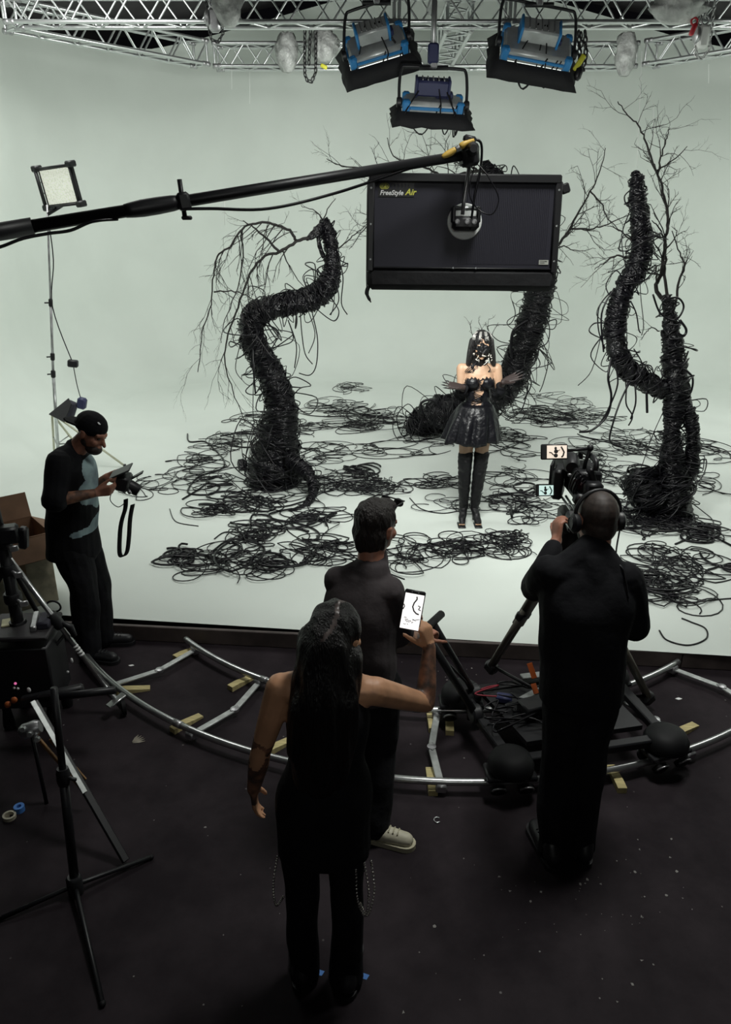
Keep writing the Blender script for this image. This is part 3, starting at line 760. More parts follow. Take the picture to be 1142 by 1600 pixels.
def wrap_strands(mb, F, rnd, count, loops, hang, rad=(0.0045, 0.009), zmin=STZ + 0.01, loopsize=1.0):
    K = len(F) - 1
    for k in range(count):                      # tight windings
        s0 = rnd.uniform(0, K); turns = rnd.uniform(0.8, 2.6); ds = rnd.uniform(-0.12, 0.12) * K; ph = rnd.uniform(0, 6.28); rr = rnd.uniform(*rad)
        n = int(14 * turns); w = rnd.uniform(0.94, 1.14); tl = rnd.uniform(-0.9, 0.9); pts = []
        for i in range(n + 1):
            q = i / n; a = ph + turns * 6.2832 * q
            p, t, x, y, r = samp(F, s0 + ds * q)
            z = p + (x * math.cos(a) + y * math.sin(a)) * r * (w + 0.07 * math.sin(3 * a + k)) + t * (tl * r * math.sin(a + k))
            z.z = max(z.z, zmin); pts.append(z)
        mb.tube(pts, rr, 4)
    for k in range(loops):                      # slack loops that stand off the trunk
        s0 = rnd.uniform(0.02 * K, 0.98 * K); a = rnd.uniform(0, 6.28); rr = rnd.uniform(*rad) * 0.8; s1 = s0 + rnd.uniform(-0.08, 0.08) * K
        p, t, x, y, r = samp(F, s0); p2, t2, x2, y2, r2 = samp(F, s1); da = rnd.uniform(0.8, 2.8)
        n1 = x * math.cos(a) + y * math.sin(a); n2 = x2 * math.cos(a + da) + y2 * math.sin(a + da)
        e = rnd.uniform(0.25, 1.5) * loopsize; a0 = p + n1 * r * 0.9; a1 = p2 + n2 * r2 * 0.9
        sag = V(0, 0, -rnd.uniform(0, 0.8) * r * loopsize)
        c = [a0, a0 + n1 * r * e + t * (r * rnd.uniform(-1, 1)), (a0 + a1) / 2 + (n1 + n2).normalized() * r * (0.5 + e * 1.3) + sag, a1 + n2 * r * e + sag, a1]
        pts = [V(q[0], q[1], max(q[2], zmin)) for q in spline([tuple(q) for q in c], 5)]
        mb.tube(pts, rr, 4)
    for k in range(hang):                       # loose ends hanging straight down
        s0 = rnd.uniform(0.05 * K, 0.95 * K); p, t, x, y, r = samp(F, s0); a = rnd.uniform(0, 6.28); nn = x * math.cos(a) + y * math.sin(a)
        L_ = rnd.uniform(0.15, 0.75); q0 = p + nn * r; q1 = q0 + nn * r * 0.7 + V(0, 0, -L_ * 0.35); q2 = q1 + V(rnd.uniform(-.08, .08), rnd.uniform(-.08, .08), -L_ * 0.45); q3 = q2 + V(rnd.uniform(-.14, .14), rnd.uniform(-.1, .1), -L_ * 0.2)
        pts = [V(q[0], q[1], max(q[2], zmin)) for q in spline([tuple(q0), tuple(q1), tuple(q2), tuple(q3)], 5)]
        mb.tube(pts, rnd.uniform(*rad) * 0.7, 4)
def twig_rec(mb, p, d, L_, r, lev, rnd, droop):
    n = 4; pts = [p]; q = p.copy(); dd = d.copy()
    for i in range(n):
        dd = (dd + V(rnd.uniform(-.28, .28), rnd.uniform(-.28, .28), rnd.uniform(-.28, .28) - droop * 0.12)).normalized()
        q = q + dd * (L_ / n); pts.append(q.copy())
        if lev > 0 and rnd.random() < 0.75:
            sd = (dd + V(rnd.uniform(-1, 1), rnd.uniform(-.6, .6), rnd.uniform(-1, 1)) * 0.9).normalized()
            twig_rec(mb, q.copy(), sd, L_ * rnd.uniform(0.3, 0.55), r * 0.6, lev - 1, rnd, droop)
    mb.tube(pts, [lerp(r, r * 0.5, i / n) for i in range(n + 1)], 4)
def branch(parent, pts, r0, r1, twigs, tlen, seed, droop=0.0, lev=2, start=0.15):
    rnd = random.Random(seed)
    S = spline([tuple(A(u, v, Y)) for u, v, Y in pts], 5); n = len(S); mb = MB()
    P = [Vector(s) + V(rnd.uniform(-1, 1), rnd.uniform(-1, 1), rnd.uniform(-1, 1)) * 0.008 for s in S]
    mb.tube(P, [lerp(r0, r1, i / (n - 1)) for i in range(n)], 5)
    for k in range(twigs):
        i = int(lerp(start, 0.98, (k + rnd.random()) / twigs) * (n - 1)); t = (P[min(i + 1, n - 1)] - P[max(i - 1, 0)]).normalized()
        d = (t * 0.7 + V(rnd.uniform(-1, 1), rnd.uniform(-.5, .5), rnd.uniform(-1, 1) - droop)).normalized()
        twig_rec(mb, P[i], d, tlen * rnd.uniform(0.4, 1.1), lerp(r0, r1, i / (n - 1)) * 0.45, lev, rnd, droop)
    return mb.build('branch', M_twig, parent)
def tree_obj(base, label, limbs, seed, count, loops, hang, extra=None, loopsize=1.0):
    rnd = random.Random(seed)
    root = empty('wrapped_tree_sculpture', base, label, 'sculpture', 'black wrapped tree sculptures on the stage')
    Fs = []
    for L_ in limbs:
        mb = MB(); F = trunk_mesh(mb, path3(L_), rnd); mb.build('trunk', M_trunk, root); Fs.append(F)
    if extra: extra(root, rnd)
    tot = sum(len(F) for F in Fs)
    for F in Fs:
        w = len(F) / tot; mb = MB()
        wrap_strands(mb, F, rnd, int(count * w), int(loops * w), int(hang * w), loopsize=loopsize)
        mb.build('wound_tubing', M_cable, root, kind='stuff')
    return root
def strand(root, pts, r, nm='loose_tube'):
    return MB().tube(spline([tuple(A(*p)) for p in pts], 6), r, 5).build(nm, M_cable, root)

# left tree: an S that ends in a hooked head with drooping branches
LT = [[(428, 758, 7.9, 46), (428, 735, 7.9, 46), (432, 700, 7.9, 40), (437, 660, 7.9, 32), (437, 630, 7.9, 27), (430, 600, 7.9, 25), (412, 565, 7.9, 23), (394, 530, 7.85, 22), (392, 505, 7.85, 22), (408, 486, 7.85, 21), (445, 476, 7.85, 20), (485, 466, 7.9, 21), (508, 450, 7.9, 20), (518, 425, 7.9, 16), (518, 395, 7.9, 12), (514, 365, 7.9, 12), (506, 345, 7.9, 8)]]
def ltree_extra(root, rnd):
    mb = MB(); F = trunk_mesh(mb, path3([(455, 720, 7.7, 14), (478, 738, 7.55, 12), (490, 760, 7.4, 9), (482, 785, 7.2, 6), (455, 815, 7.0, 4)]), rnd); mb.build('root', M_trunk, root)
    mb = MB(); wrap_strands(mb, F, rnd, 40, 8, 0); mb.build('wound_tubing', M_cable, root, kind='stuff')
    MB().tube(spline([tuple(A(383, 726, 7.7)), tuple(A(376, 722, 7.65)), tuple(A(379, 735, 7.6))], 4), 0.04, 6).build('root', M_trunk, root)
    mb = MB(); trunk_mesh(mb, path3([(504, 352, 7.9, 7), (496, 362, 7.85, 9), (486, 370, 7.8, 6), (478, 374, 7.8, 3)]), rnd); mb.build('snout', M_trunk, root)
    mb = MB(); trunk_mesh(mb, path3([(497, 366, 7.85, 4), (499, 385, 7.85, 4), (506, 402, 7.88, 4)]), rnd); mb.build('jaw', M_trunk, root)
T1 = tree_obj(G(430, 750, STZ), 'left S-shaped tree sculpture wrapped in black tubing with drooping branches', LT, 11, 150, 70, 16, ltree_extra)
branch(T1, [(490, 368, 7.8), (462, 378, 7.75), (437, 393, 7.7), (410, 403, 7.7), (390, 430, 7.7), (372, 480, 7.7), (354, 530, 7.7), (352, 570, 7.7), (364, 610, 7.7), (383, 658, 7.7)], 0.017, 0.004, 16, 0.42, 1, 1.0)
branch(T1, [(463, 377, 7.75), (452, 360, 7.7), (430, 351, 7.65), (405, 349, 7.6), (378, 358, 7.6), (360, 385, 7.55), (340, 400, 7.55), (334, 430, 7.5), (330, 475, 7.5), (316, 520, 7.5), (310, 580, 7.5)], 0.015, 0.004, 18, 0.40, 2, 1.0)
branch(T1, [(437, 393, 7.7), (415, 372, 7.65), (395, 355, 7.6), (380, 345, 7.6)], 0.014, 0.004, 6, 0.3, 3, 0.6)
branch(T1, [(335, 456, 7.5), (360, 455, 7.5), (385, 462, 7.5), (405, 478, 7.5)], 0.008, 0.003, 6, 0.25, 4, 0.3)
branch(T1, [(375, 360, 7.6), (380, 400, 7.6), (370, 450, 7.6), (352, 500, 7.6), (345, 535, 7.6)], 0.008, 0.003, 9, 0.25, 5, 0.6)
branch(T1, [(505, 345, 7.9), (492, 330, 7.9), (470, 322, 7.9)], 0.007, 0.003, 2, 0.2, 6, 0)
branch(T1, [(505, 345, 7.9), (512, 328, 7.9), (524, 310, 7.9)], 0.007, 0.003, 2, 0.2, 7, 0)
branch(T1, [(528, 388, 7.95), (545, 375, 8.0), (560, 362, 8.0), (572, 350, 8.05)], 0.008, 0.003, 7, 0.22, 8, 0)
for pts, r in (([(450, 500, 7.7), (458, 530, 7.7), (440, 540, 7.7), (415, 545, 7.7)], .006), ([(452, 505, 7.7), (463, 540, 7.7), (460, 575, 7.7)], .006), ([(488, 490, 7.7), (496, 530, 7.7), (494, 570, 7.7), (484, 586, 7.7), (467, 583, 7.7)], .006),
               ([(475, 470, 7.7), (492, 520, 7.7), (482, 552, 7.7)], .005), ([(395, 545, 7.6), (396, 580, 7.55), (399, 615, 7.55)], .009), ([(525, 440, 7.7), (529, 470, 7.7), (515, 492, 7.7)], .006), ([(398, 520, 7.6), (425, 558, 7.6), (440, 560, 7.6)], .006)):
    strand(T1, pts, r)

# middle tree: lies along the floor behind the performer, then rises behind the soft light
CT_ = [[(640, 668, 10.0, 9), (655, 662, 9.9, 20), (680, 650, 9.8, 30), (720, 642, 9.75, 33), (765, 626, 9.7, 32), (795, 595, 9.65, 28), (812, 560, 9.6, 25), (826, 520, 9.55, 25), (838, 480, 9.55, 25), (845, 440, 9.5, 25), (845, 390, 9.5, 23), (825, 335, 9.5, 21), (790, 300, 9.5, 19), (768, 275, 9.5, 15), (758, 254, 9.5, 7)]]
T2 = tree_obj(G(700, 672, STZ), 'middle tree sculpture wrapped in black tubing, half hidden behind the soft light', CT_, 22, 170, 90, 16, None)
branch(T2, [(760, 268, 9.5), (740, 268, 9.45), (715, 274, 9.4), (690, 276, 9.4), (650, 282, 9.35), (605, 288, 9.3), (580, 285, 9.3)], 0.02, 0.005, 12, 0.5, 21, 0)
branch(T2, [(690, 276, 9.4), (665, 262, 9.4), (635, 255, 9.35), (612, 240, 9.35), (605, 215, 9.3)], 0.014, 0.004, 8, 0.35, 22, -0.3)
branch(T2, [(640, 282, 9.35), (600, 268, 9.3), (560, 262, 9.3), (530, 258, 9.3), (510, 248, 9.3)], 0.012, 0.004, 9, 0.35, 23, -0.2)
branch(T2, [(745, 266, 9.45), (725, 252, 9.4), (700, 250, 9.4), (670, 255, 9.4)], 0.014, 0.004, 7, 0.35, 24, -0.3)
branch(T2, [(848, 410, 9.5), (870, 385, 9.5), (890, 358, 9.5), (905, 330, 9.5), (922, 300, 9.5), (938, 265, 9.5), (946, 232, 9.5)], 0.020, 0.004, 11, 0.45, 25, 0)
branch(T2, [(890, 358, 9.5), (920, 358, 9.45), (950, 350, 9.4), (985, 334, 9.35)], 0.014, 0.004, 8, 0.35, 26, 0)
branch(T2, [(922, 300, 9.5), (940, 318, 9.5), (950, 342, 9.5), (975, 365, 9.5)], 0.010, 0.004, 6, 0.28, 27, 0)
branch(T2, [(850, 395, 9.5), (880, 385, 9.5), (900, 392, 9.5), (930, 388, 9.5)], 0.010, 0.003, 6, 0.3, 28, 0.2)
branch(T2, [(600, 330, 9.3), (580, 345, 9.3), (560, 370, 9.3), (545, 390, 9.3)], 0.010, 0.003, 9, 0.3, 29, 0)
for pts, r in (([(845, 480, 9.4), (858, 510, 9.4), (855, 535, 9.4), (838, 545, 9.4)], .007), ([(800, 470, 9.4), (805, 490, 9.4), (798, 505, 9.4), (786, 508, 9.4)], .006), ([(815, 580, 9.4), (825, 600, 9.4), (815, 640, 9.4), (795, 655, 9.4)], .008), ([(822, 575, 9.4), (830, 600, 9.4), (818, 625, 9.4)], .008), ([(800, 560, 9.4), (798, 540, 9.4), (803, 515, 9.4), (825, 500, 9.4)], .018), ([(660, 648, 9.6), (658, 630, 9.6), (675, 625, 9.6), (690, 640, 9.6)], .018)):
    strand(T2, pts, r)

# right tree: thick trunk with a hole, a curved limb on its left, a ball at the foot
RT = [[(1040, 462, 7.05, 7), (1046, 490, 7.05, 11), (1050, 530, 7.05, 17), (1053, 570, 7.05, 20), (1056, 610, 7.0, 22), (1055, 640, 7.0, 20), (1050, 675, 6.95, 13), (1050, 700, 6.95, 16), (1052, 735, 6.95, 26), (1052, 775, 6.9, 32), (1050, 815, 6.9, 34)],
      [(994, 268, 6.9, 4), (995, 285, 6.9, 12), (997, 320, 6.9, 16), (1001, 360, 6.9, 16), (1003, 390, 6.9, 18), (992, 425, 6.9, 19), (972, 458, 6.9, 17), (963, 495, 6.9, 17), (962, 535, 6.9, 18), (975, 570, 6.9, 17), (1005, 595, 6.95, 17), (1040, 610, 7.0, 18)],
      [(1064, 620, 7.0, 14), (1078, 650, 6.95, 12), (1083, 685, 6.95, 11), (1080, 715, 6.95, 14), (1068, 745, 6.95, 20)],
      [(1032, 790, 6.9, 22), (1012, 768, 6.95, 34), (1003, 750, 7.0, 33), (1000, 733, 7.05, 18)]]
T3 = tree_obj(G(1045, 805, STZ), 'right forked tree sculpture wrapped in black tubing with a wound ball at its foot', RT, 33, 240, 90, 18, None)
branch(T3, [(1040, 470, 7.05), (1024, 452, 7.05), (1030, 435, 7.05), (1036, 405, 7.05), (1040, 370, 7.05), (1044, 340, 7.1), (1036, 300, 7.1), (1026, 268, 7.1), (1012, 230, 7.1), (1000, 200, 7.1), (982, 180, 7.1), (965, 160, 7.1)], 0.020, 0.004, 18, 0.42, 31, -0.1)
branch(T3, [(1046, 475, 7.05), (1038, 430, 7.05), (1040, 390, 7.1), (1032, 360, 7.1), (1020, 345, 7.1)], 0.016, 0.004, 6, 0.3, 32, 0)
branch(T3, [(1055, 480, 7.05), (1060, 440, 7.0), (1070, 415, 7.0), (1062, 395, 7.0), (1050, 360, 7.0)], 0.013, 0.004, 8, 0.3, 33, 0)
branch(T3, [(1028, 270, 7.1), (1034, 240, 7.1), (1042, 215, 7.1), (1046, 200, 7.1)], 0.009, 0.003, 5, 0.25, 34, 0)
branch(T3, [(1026, 268, 7.1), (1050, 250, 7.1), (1074, 230, 7.1)], 0.008, 0.003, 5, 0.22, 35, 0)
branch(T3, [(985, 405, 6.9), (962, 400, 6.9), (945, 410, 6.9), (930, 420, 6.9)], 0.010, 0.003, 7, 0.3, 36, 0.2)
branch(T3, [(990, 380, 6.9), (970, 362, 6.9), (950, 352, 6.9)], 0.008, 0.003, 5, 0.25, 37, 0)
branch(T3, [(1030, 518, 7.0), (1018, 512, 7.0), (1008, 520, 7.0), (1003, 530, 7.0)], 0.006, 0.003, 4, 0.15, 38, 0)
for pts, r in (([(955, 560, 6.75), (950, 590, 6.7), (955, 620, 6.7), (948, 650, 6.7), (925, 672, 6.7), (905, 675, 6.7)], .011), ([(960, 565, 6.75), (965, 600, 6.7), (950, 640, 6.7), (935, 665, 6.7)], .008), ([(985, 595, 6.75), (970, 625, 6.7), (958, 660, 6.65), (953, 690, 6.65), (975, 700, 6.65)], .009), ([(992, 600, 6.75), (993, 630, 6.7), (985, 655, 6.7)], .008), ([(980, 595, 6.75), (978, 630, 6.7), (988, 650, 6.7), (982, 665, 6.7)], .007),
               ([(955, 455, 6.8), (936, 480, 6.8), (935, 515, 6.8), (945, 545, 6.8)], .006), ([(960, 450, 6.8), (940, 490, 6.8), (943, 550, 6.8)], .008), ([(985, 470, 6.8), (994, 490, 6.8), (998, 515, 6.8), (1001, 520, 6.8)], .006), ([(990, 545, 6.8), (1002, 565, 6.8), (1007, 585, 6.8)], .006), ([(1010, 610, 6.8), (1011, 645, 6.8)], .012),
               ([(1020, 460, 6.9), (1032, 490, 6.9), (1055, 500, 6.9), (1068, 480, 6.9), (1058, 465, 6.9), (1035, 470, 6.9)], .009), ([(1066, 575, 6.9), (1082, 590, 6.9), (1078, 615, 6.9), (1064, 610, 6.9)], .010), ([(1062, 500, 6.9), (1072, 515, 6.9), (1068, 525, 6.9), (1058, 520, 6.9)], .012)):
    strand(T3, pts, r)

# ------------------------------------------------------------------ tangles of cable on the stage floor
def tangle(u, v, ru, rv, loops, lr, label, seed, thick=0.0052, height=0.05, squash=0.85, fat=0):
    rnd = random.Random(seed); c = G(u, v, STZ); mp = MPP(c)
    rx = 1.5 * ru * mp; ry = 1.45 * abs(G(u, v - rv, STZ).y - G(u, v + rv, STZ).y) / 2; mb = MB(); lr *= 1.1
    def run(nl, thick, lr):
        x, y = c.x + rnd.uniform(-.6, .6) * rx, c.y + rnd.uniform(-.6, .6) * ry; rad = lr * mp * rnd.uniform(0.7, 1.3); a = rnd.uniform(0, 6.28); sg = rnd.choice((-1, 1)); pts = []; dr = 1.0
        tx, ty, tr = x, y, rad; z0 = thick + rnd.uniform(0, 0.4) * height
        n = int(nl * 18); ph = rnd.uniform(0, 6.28)
        for i in range(n):
            if i % 12 == 0:
                q = math.sqrt(rnd.random()) * 1.25; th = rnd.uniform(0, 6.28)
                tx, ty = c.x + q * rx * math.cos(th), c.y + q * ry * math.sin(th)
                tr = lr * mp * rnd.uniform(0.35, 1.6); dr = rnd.uniform(0.75, 1.25)
            x += (tx - x) * 0.10; y += (ty - y) * 0.10; rad += (tr - rad) * 0.12
            a += sg * dr * 6.2832 / 18
            lo = 0.5 + 0.5 * math.sin(i * 0.21 + ph)
            pts.append(V(x + rad * math.cos(a), max(y + rad * squash * math.sin(a), stage_front(x) + 0.06), STZ + thick + lo * height * (0.35 + 0.65 * abs(noise.noise(Vector((i * 0.05, seed, ph)))))))
        mb.tube(pts, thick, 5)
    per = 4
    for k in range(max(1, round(loops * 0.72 / per))): run(per if loops > per else loops, thick * rnd.uniform(0.75, 1.15), lr)
    for k in range(fat): run(2.2, thick * 2.0, lr * 1.1)
    o = mb.build('cable_tangle', M_cable); o['kind'] = 'stuff'
    return tag(o, label, 'cable', 'tangles of black cable on the stage floor')
TG = [
 (548, 608, 20, 8, 16, 10, 'small far tangle of black cable, furthest back on the stage', 0),
 (520, 640, 34, 14, 34, 14, 'dense black cable tangle left of the far small one', 0),
 (580, 652, 42, 14, 44, 16, 'dense black cable heap midway between left tree and performer', 1),
 (548, 668, 50, 8, 12, 18, 'loose cable loops in front of the dense far heap', 0),
 (480, 668, 32, 14, 20, 15, 'cable tangle just right of the left tree trunk', 0),
 (398, 662, 32, 13, 24, 15, 'cable tangle just left of the left tree trunk', 0),
 (355, 688, 40, 14, 22, 18, 'cable tangle left of the left tree base', 1),
 (295, 722, 42, 16, 14, 19, 'wide loose cable loops left of the left tree', 0),
 (245, 752, 32, 18, 14, 17, 'loose cable loops nearest the person with the small camera', 0),
 (330, 750, 36, 14, 10, 20, 'sparse cable loops in front of the left tree base', 1),
 (340, 797, 30, 10, 26, 14, 'dense thick cable coil in front of the left tree', 1),
 (405, 785, 42, 16, 28, 17, 'dense cable heap at the foot of the left tree', 1),
 (275, 868, 24, 10, 10, 13, 'small thick coil at the front left of the cable field', 2),
 (335, 882, 52, 24, 34, 24, 'large front left cable tangle near the stage edge', 1),
 (435, 885, 34, 16, 14, 20, 'thick open cable loops in front, right of the large tangle', 2),
 (405, 835, 32, 18, 34, 15, 'dense round cable tangle behind the front left loops', 1),
 (500, 815, 52, 24, 24, 20, 'big cable heap ringed by one thick tube', 2),
 (512, 862, 44, 18, 44, 17, 'dense dark cable heap left of the person in the tee', 0),
 (530, 755, 50, 15, 34, 17, 'cable heap behind the head of the person in the tee, left part', 0),
 (600, 762, 40, 12, 36, 14, 'dense narrow cable heap behind the head of the person in the tee', 0),
 (505, 710, 46, 16, 24, 18, 'loose cable tangle right of the left tree base', 0),
 (567, 737, 19, 7, 6, 14, 'neat thick flat coil in the middle of the floor', 4),
 (605, 695, 46, 12, 10, 18, 'sparse thin loops left of the flat floor coil', 0),
 (665, 703, 44, 14, 12, 19, 'thin open cable loops below the middle tree', 0),
 (690, 668, 46, 12, 44, 18, 'dense cable skirt round the foot of the middle tree', 1),
 (685, 754, 20, 10, 14, 15, 'small round coil left of the black boots', 0),
 (650, 765, 22, 14, 5, 15, 'few pale thin loops left of the small round coil', 0),
 (692, 790, 34, 12, 9, 19, 'loose loops just left of the boots', 0),
 (648, 862, 34, 20, 28, 20, 'round cable tangle right of the head of the person in the tee', 0),
 (735, 858, 48, 16, 44, 17, 'dense cable heap in front of the boots', 0),
 (800, 850, 34, 18, 26, 18, 'cable heap in front of the boots, towards the camera operator', 0),
 (820, 790, 46, 24, 40, 20, 'dense heap between the boots and the camera operator', 2),
 (800, 745, 46, 14, 18, 18, 'loose cable loops right of the boots', 0),
 (790, 690, 46, 18, 34, 17, 'cable tangle right of the bare knees', 0),
 (880, 630, 32, 14, 22, 14, 'upright springy loops behind the performer at right', 0),
 (850, 655, 46, 12, 28, 16, 'cable heap behind the performer at right', 2),
 (920, 655, 46, 16, 26, 18, 'loose cable tangle left of the right tree limb', 0),
 (985, 690, 46, 22, 40, 18, 'cable tangle between the right limb and the trunk', 0),
 (905, 705, 46, 18, 24, 18, 'cable tangle behind the upper monitor', 0),
 (955, 745, 44, 20, 30, 18, 'cable tangle behind the head of the camera operator', 0),
 (1100, 700, 32, 20, 14, 19, 'loose loops right of the right tree trunk', 0),
 (1110, 755, 28, 22, 12, 22, 'wide loops at the right edge of the frame', 0),
 (1015, 822, 62, 14, 52, 20, 'dense dark heap at the foot of the right tree', 1),
 (1090, 830, 30, 12, 30, 14, 'dense ball of cable right of the right tree foot', 2),
 (1045, 880, 40, 24, 34, 22, 'round cable tangle in front of the right tree', 0),
 (1020, 915, 40, 20, 34, 22, 'dense cable tangle beside the right elbow of the operator', 1),
 (1075, 930, 32, 20, 12, 24, 'loose cable loops near the right stage edge', 0),
 (1110, 880, 26, 26, 6, 24, 'few thick loops at far right in front', 1),
 (945, 800, 40, 20, 20, 20, 'cable tangle partly hidden behind the headphones', 0),
]
for i, t in enumerate(TG):
    tangle(*t[:7], seed=100 + i, fat=t[7], height=0.11 if 'upright' in t[6] else (0.06 if t[4] > 24 else 0.035))
# single loose cables
SL = [([(1068, 1003), (1052, 985), (1040, 975)], .006, ''), ]
def floor_cable(pts, r, label):
    P = [G(u, v, STZ + r) for u, v in pts]
    tag(MB().tube(spline([tuple(p) for p in P], 8), r, 5).build('loose_cable', M_cable), label, 'cable')
floor_cable([(1030, 985), (1042, 1000), (1075, 1008), (1103, 998), (1102, 982), (1080, 972), (1065, 966)], .006, 'single cable loop nearest the stage edge at right')
floor_cable([(293, 678), (296, 690), (320, 690), (335, 702), (350, 720), (345, 733), (310, 745), (294, 765), (300, 772), (330, 772), (343, 760), (325, 755), (310, 765), (285, 780)], .011, 'thick snaking tube at left with a bent end')
floor_cable([(265, 795), (275, 815), (310, 822)], .005, 'short curved cable end left of the dense coil')
floor_cable([(632, 905), (600, 892), (590, 880)], .006, 'cable end right of the neck of the person in the tee')
floor_cable([(1055, 850), (1100, 835), (1142, 852), (1160, 862)], .010, 'thick cable running off the right edge')
floor_cable([(1090, 940), (1142, 935), (1165, 938)], .006, 'thin cable running off the right edge near the front')
floor_cable([(335, 842), (350, 832), (372, 832), (385, 838)], .007, 'short arched cable between the two front left tangles')
floor_cable([(640, 778), (658, 795), (690, 802), (718, 798)], .006, 'long curved cable ending at the boots')

# ------------------------------------------------------------------ people
M_skin = mat('tanned_skin', (0.55, 0.29, 0.165), 0.5, var=0.12, scale=14, bump=0.05, bscale=90)
M_skin2 = mat('pale_warm_skin', (0.46, 0.29, 0.19), 0.5, var=0.08, scale=10)
M_skin3 = mat('reddish_skin', (0.36, 0.16, 0.105), 0.5, var=0.15, scale=14, bump=0.05, bscale=90)
M_tat = mat('tattooed_skin', (0.055, 0.04, 0.035), 0.5, color2=(0.32, 0.15, 0.09), scale=22)
M_blackcloth = mat('black_cloth', (0.007, 0.007, 0.009), 0.85, bump=0.35, bscale=9, bdist=0.03, spec=0.2)
M_browntee = mat('faded_dark_cloth', (0.062, 0.053, 0.056), 0.9, var=0.2, scale=7, bump=0.35, bscale=9, bdist=0.03, spec=0.2)
M_jean = mat('black_denim', (0.008, 0.008, 0.010), 0.85, var=0.3, scale=5, bump=0.5, bscale=10, bdist=0.03, spec=0.2)
M_hair = mat('black_hair', (0.006, 0.005, 0.005), 0.42, bump=0.7, bscale=30, stretch=(6, 6, 0.6), bdist=0.02)
M_hair2 = mat('dark_brown_hair', (0.014, 0.010, 0.009), 0.55, bump=0.8, bscale=40, stretch=(3, 3, 1), bdist=0.015)
M_stub = mat('cropped_hair', (0.035, 0.024, 0.02), 0.6, var=0.3, scale=60)
M_leather = mat('glossy_black_leather', (0.005, 0.005, 0.007), 0.36, bump=0.6, bscale=14, bdist=0.03, spec=0.35)
M_leather2 = mat('soft_black_leather', (0.006, 0.006, 0.007), 0.48, bump=0.7, bscale=16, bdist=0.02, spec=0.3)
M_glove = mat('sheer_dark_glove', (0.022, 0.013, 0.012), 0.55)
M_eye = mat('eye', (0.02, 0.015, 0.012), 0.15)
M_print = mat('pale_blue_print', (0.33, 0.45, 0.47), 0.8, color2=(0.16, 0.22, 0.25), scale=9)
M_offw = mat('offwhite_leather', (0.50, 0.47, 0.36), 0.55, var=0.15, scale=12)

def head(mb, c, fwd, up=(0, 0, 1), s=1.0, neck=None, nr=0.055):
    M = look(fwd, up); c = Vector(c)
    def P(x, y, z): return c + M @ (V(x, y, z) * s)
    mb.ell(P(0, -0.012, 0.03), (0.074 * s, 0.094 * s, 0.086 * s), M)
    mb.ell(P(0, 0.02, -0.03), (0.062 * s, 0.074 * s, 0.086 * s), M)
    mb.ell(P(0, 0.038, -0.08), (0.046 * s, 0.048 * s, 0.034 * s), M)
    mb.ell(P(0, 0.074, -0.098), (0.022 * s, 0.018 * s, 0.018 * s), M)
    mb.cap(P(0, 0.086, 0.0), 0.010 * s, P(0, 0.112, -0.040), 0.0135 * s)
    for q in (-1, 1):
        mb.cap(P(q * 0.012, 0.088, 0.018), 0.013 * s, P(q * 0.045, 0.072, 0.016), 0.012 * s)
        mb.ell(P(q * 0.038, 0.062, -0.035), (0.024 * s, 0.022 * s, 0.024 * s), M)
        mb.ell(P(q * 0.076, -0.01, -0.015), (0.010 * s, 0.022 * s, 0.033 * s), M)
        mb.ell(P(q * 0.080, -0.012, 0.006), (0.008 * s, 0.020 * s, 0.014 * s), M)
    mb.ell(P(0, 0.088, -0.064), (0.024 * s, 0.012 * s, 0.007 * s), M); mb.ell(P(0, 0.086, -0.075), (0.021 * s, 0.012 * s, 0.007 * s), M)
    if neck is not None: mb.cap(P(0, -0.018, -0.05), nr * s, Vector(neck), nr * 1.12 * s)
    return M
def eyes(root, c, M, s=1.0):
    for q in (-1, 1):
        MB().ell(Vector(c) + M @ (V(q * 0.031, 0.078, -0.004) * s), (0.012 * s, 0.010 * s, 0.008 * s), M, 10, 6).build('eye', M_eye, root)
def hand(mb, wrist, f, n, side, curl=(15, 20, 15), spread=0.0, s=1.0, thumb=(0.55, 0.75, 0.25), tcurl=0.3):
    # f: finger direction, n: the way the palm faces, side: +1/-1 picks the thumb side of f x n
    f = Vector(f).normalized(); n = Vector(n); n = (n - f * n.dot(f)).normalized(); t = f.cross(n) * side; w = Vector(wrist)
    offs = (0.030, 0.0105, -0.0095, -0.028); lens = (0.070, 0.079, 0.073, 0.056); kn = (0.084, 0.088, 0.083, 0.074)
    for i in range(4):
        k = w + f * kn[i] * s + t * offs[i] * s
        mb.cap(w + t * offs[i] * 0.55 * s + f * 0.005, 0.0150 * s, k, 0.0112 * s, 8)
        d = (f + t * spread * (offs[i] / 0.03)).normalized(); p = k; r = 0.0098 * s; ang = 0
        for j, fr in enumerate((0.45, 0.31, 0.24)):
            ang += curl[j] * (1 + 0.12 * i); a = R(ang)
            q = p + (d * math.cos(a) + n * math.sin(a)) * lens[i] * fr * s
            mb.cap(p, r, q, r * 0.9, 8); p = q; r *= 0.88
    b = w + t * 0.022 * s + f * 0.018 * s + n * 0.006 * s
    d = (f * thumb[0] + t * thumb[1] + n * thumb[2]).normalized(); k1 = b + d * 0.046 * s; d2 = (d + f * tcurl).normalized(); k2 = k1 + d2 * 0.034 * s; d3 = (d2 + f * tcurl + n * 0.1).normalized(); k3 = k2 + d3 * 0.026 * s
    mb.cap(b, 0.016 * s, k1, 0.0118 * s, 8); mb.cap(k1, 0.0118 * s, k2, 0.0105 * s, 8); mb.cap(k2, 0.0105 * s, k3, 0.0085 * s, 8)
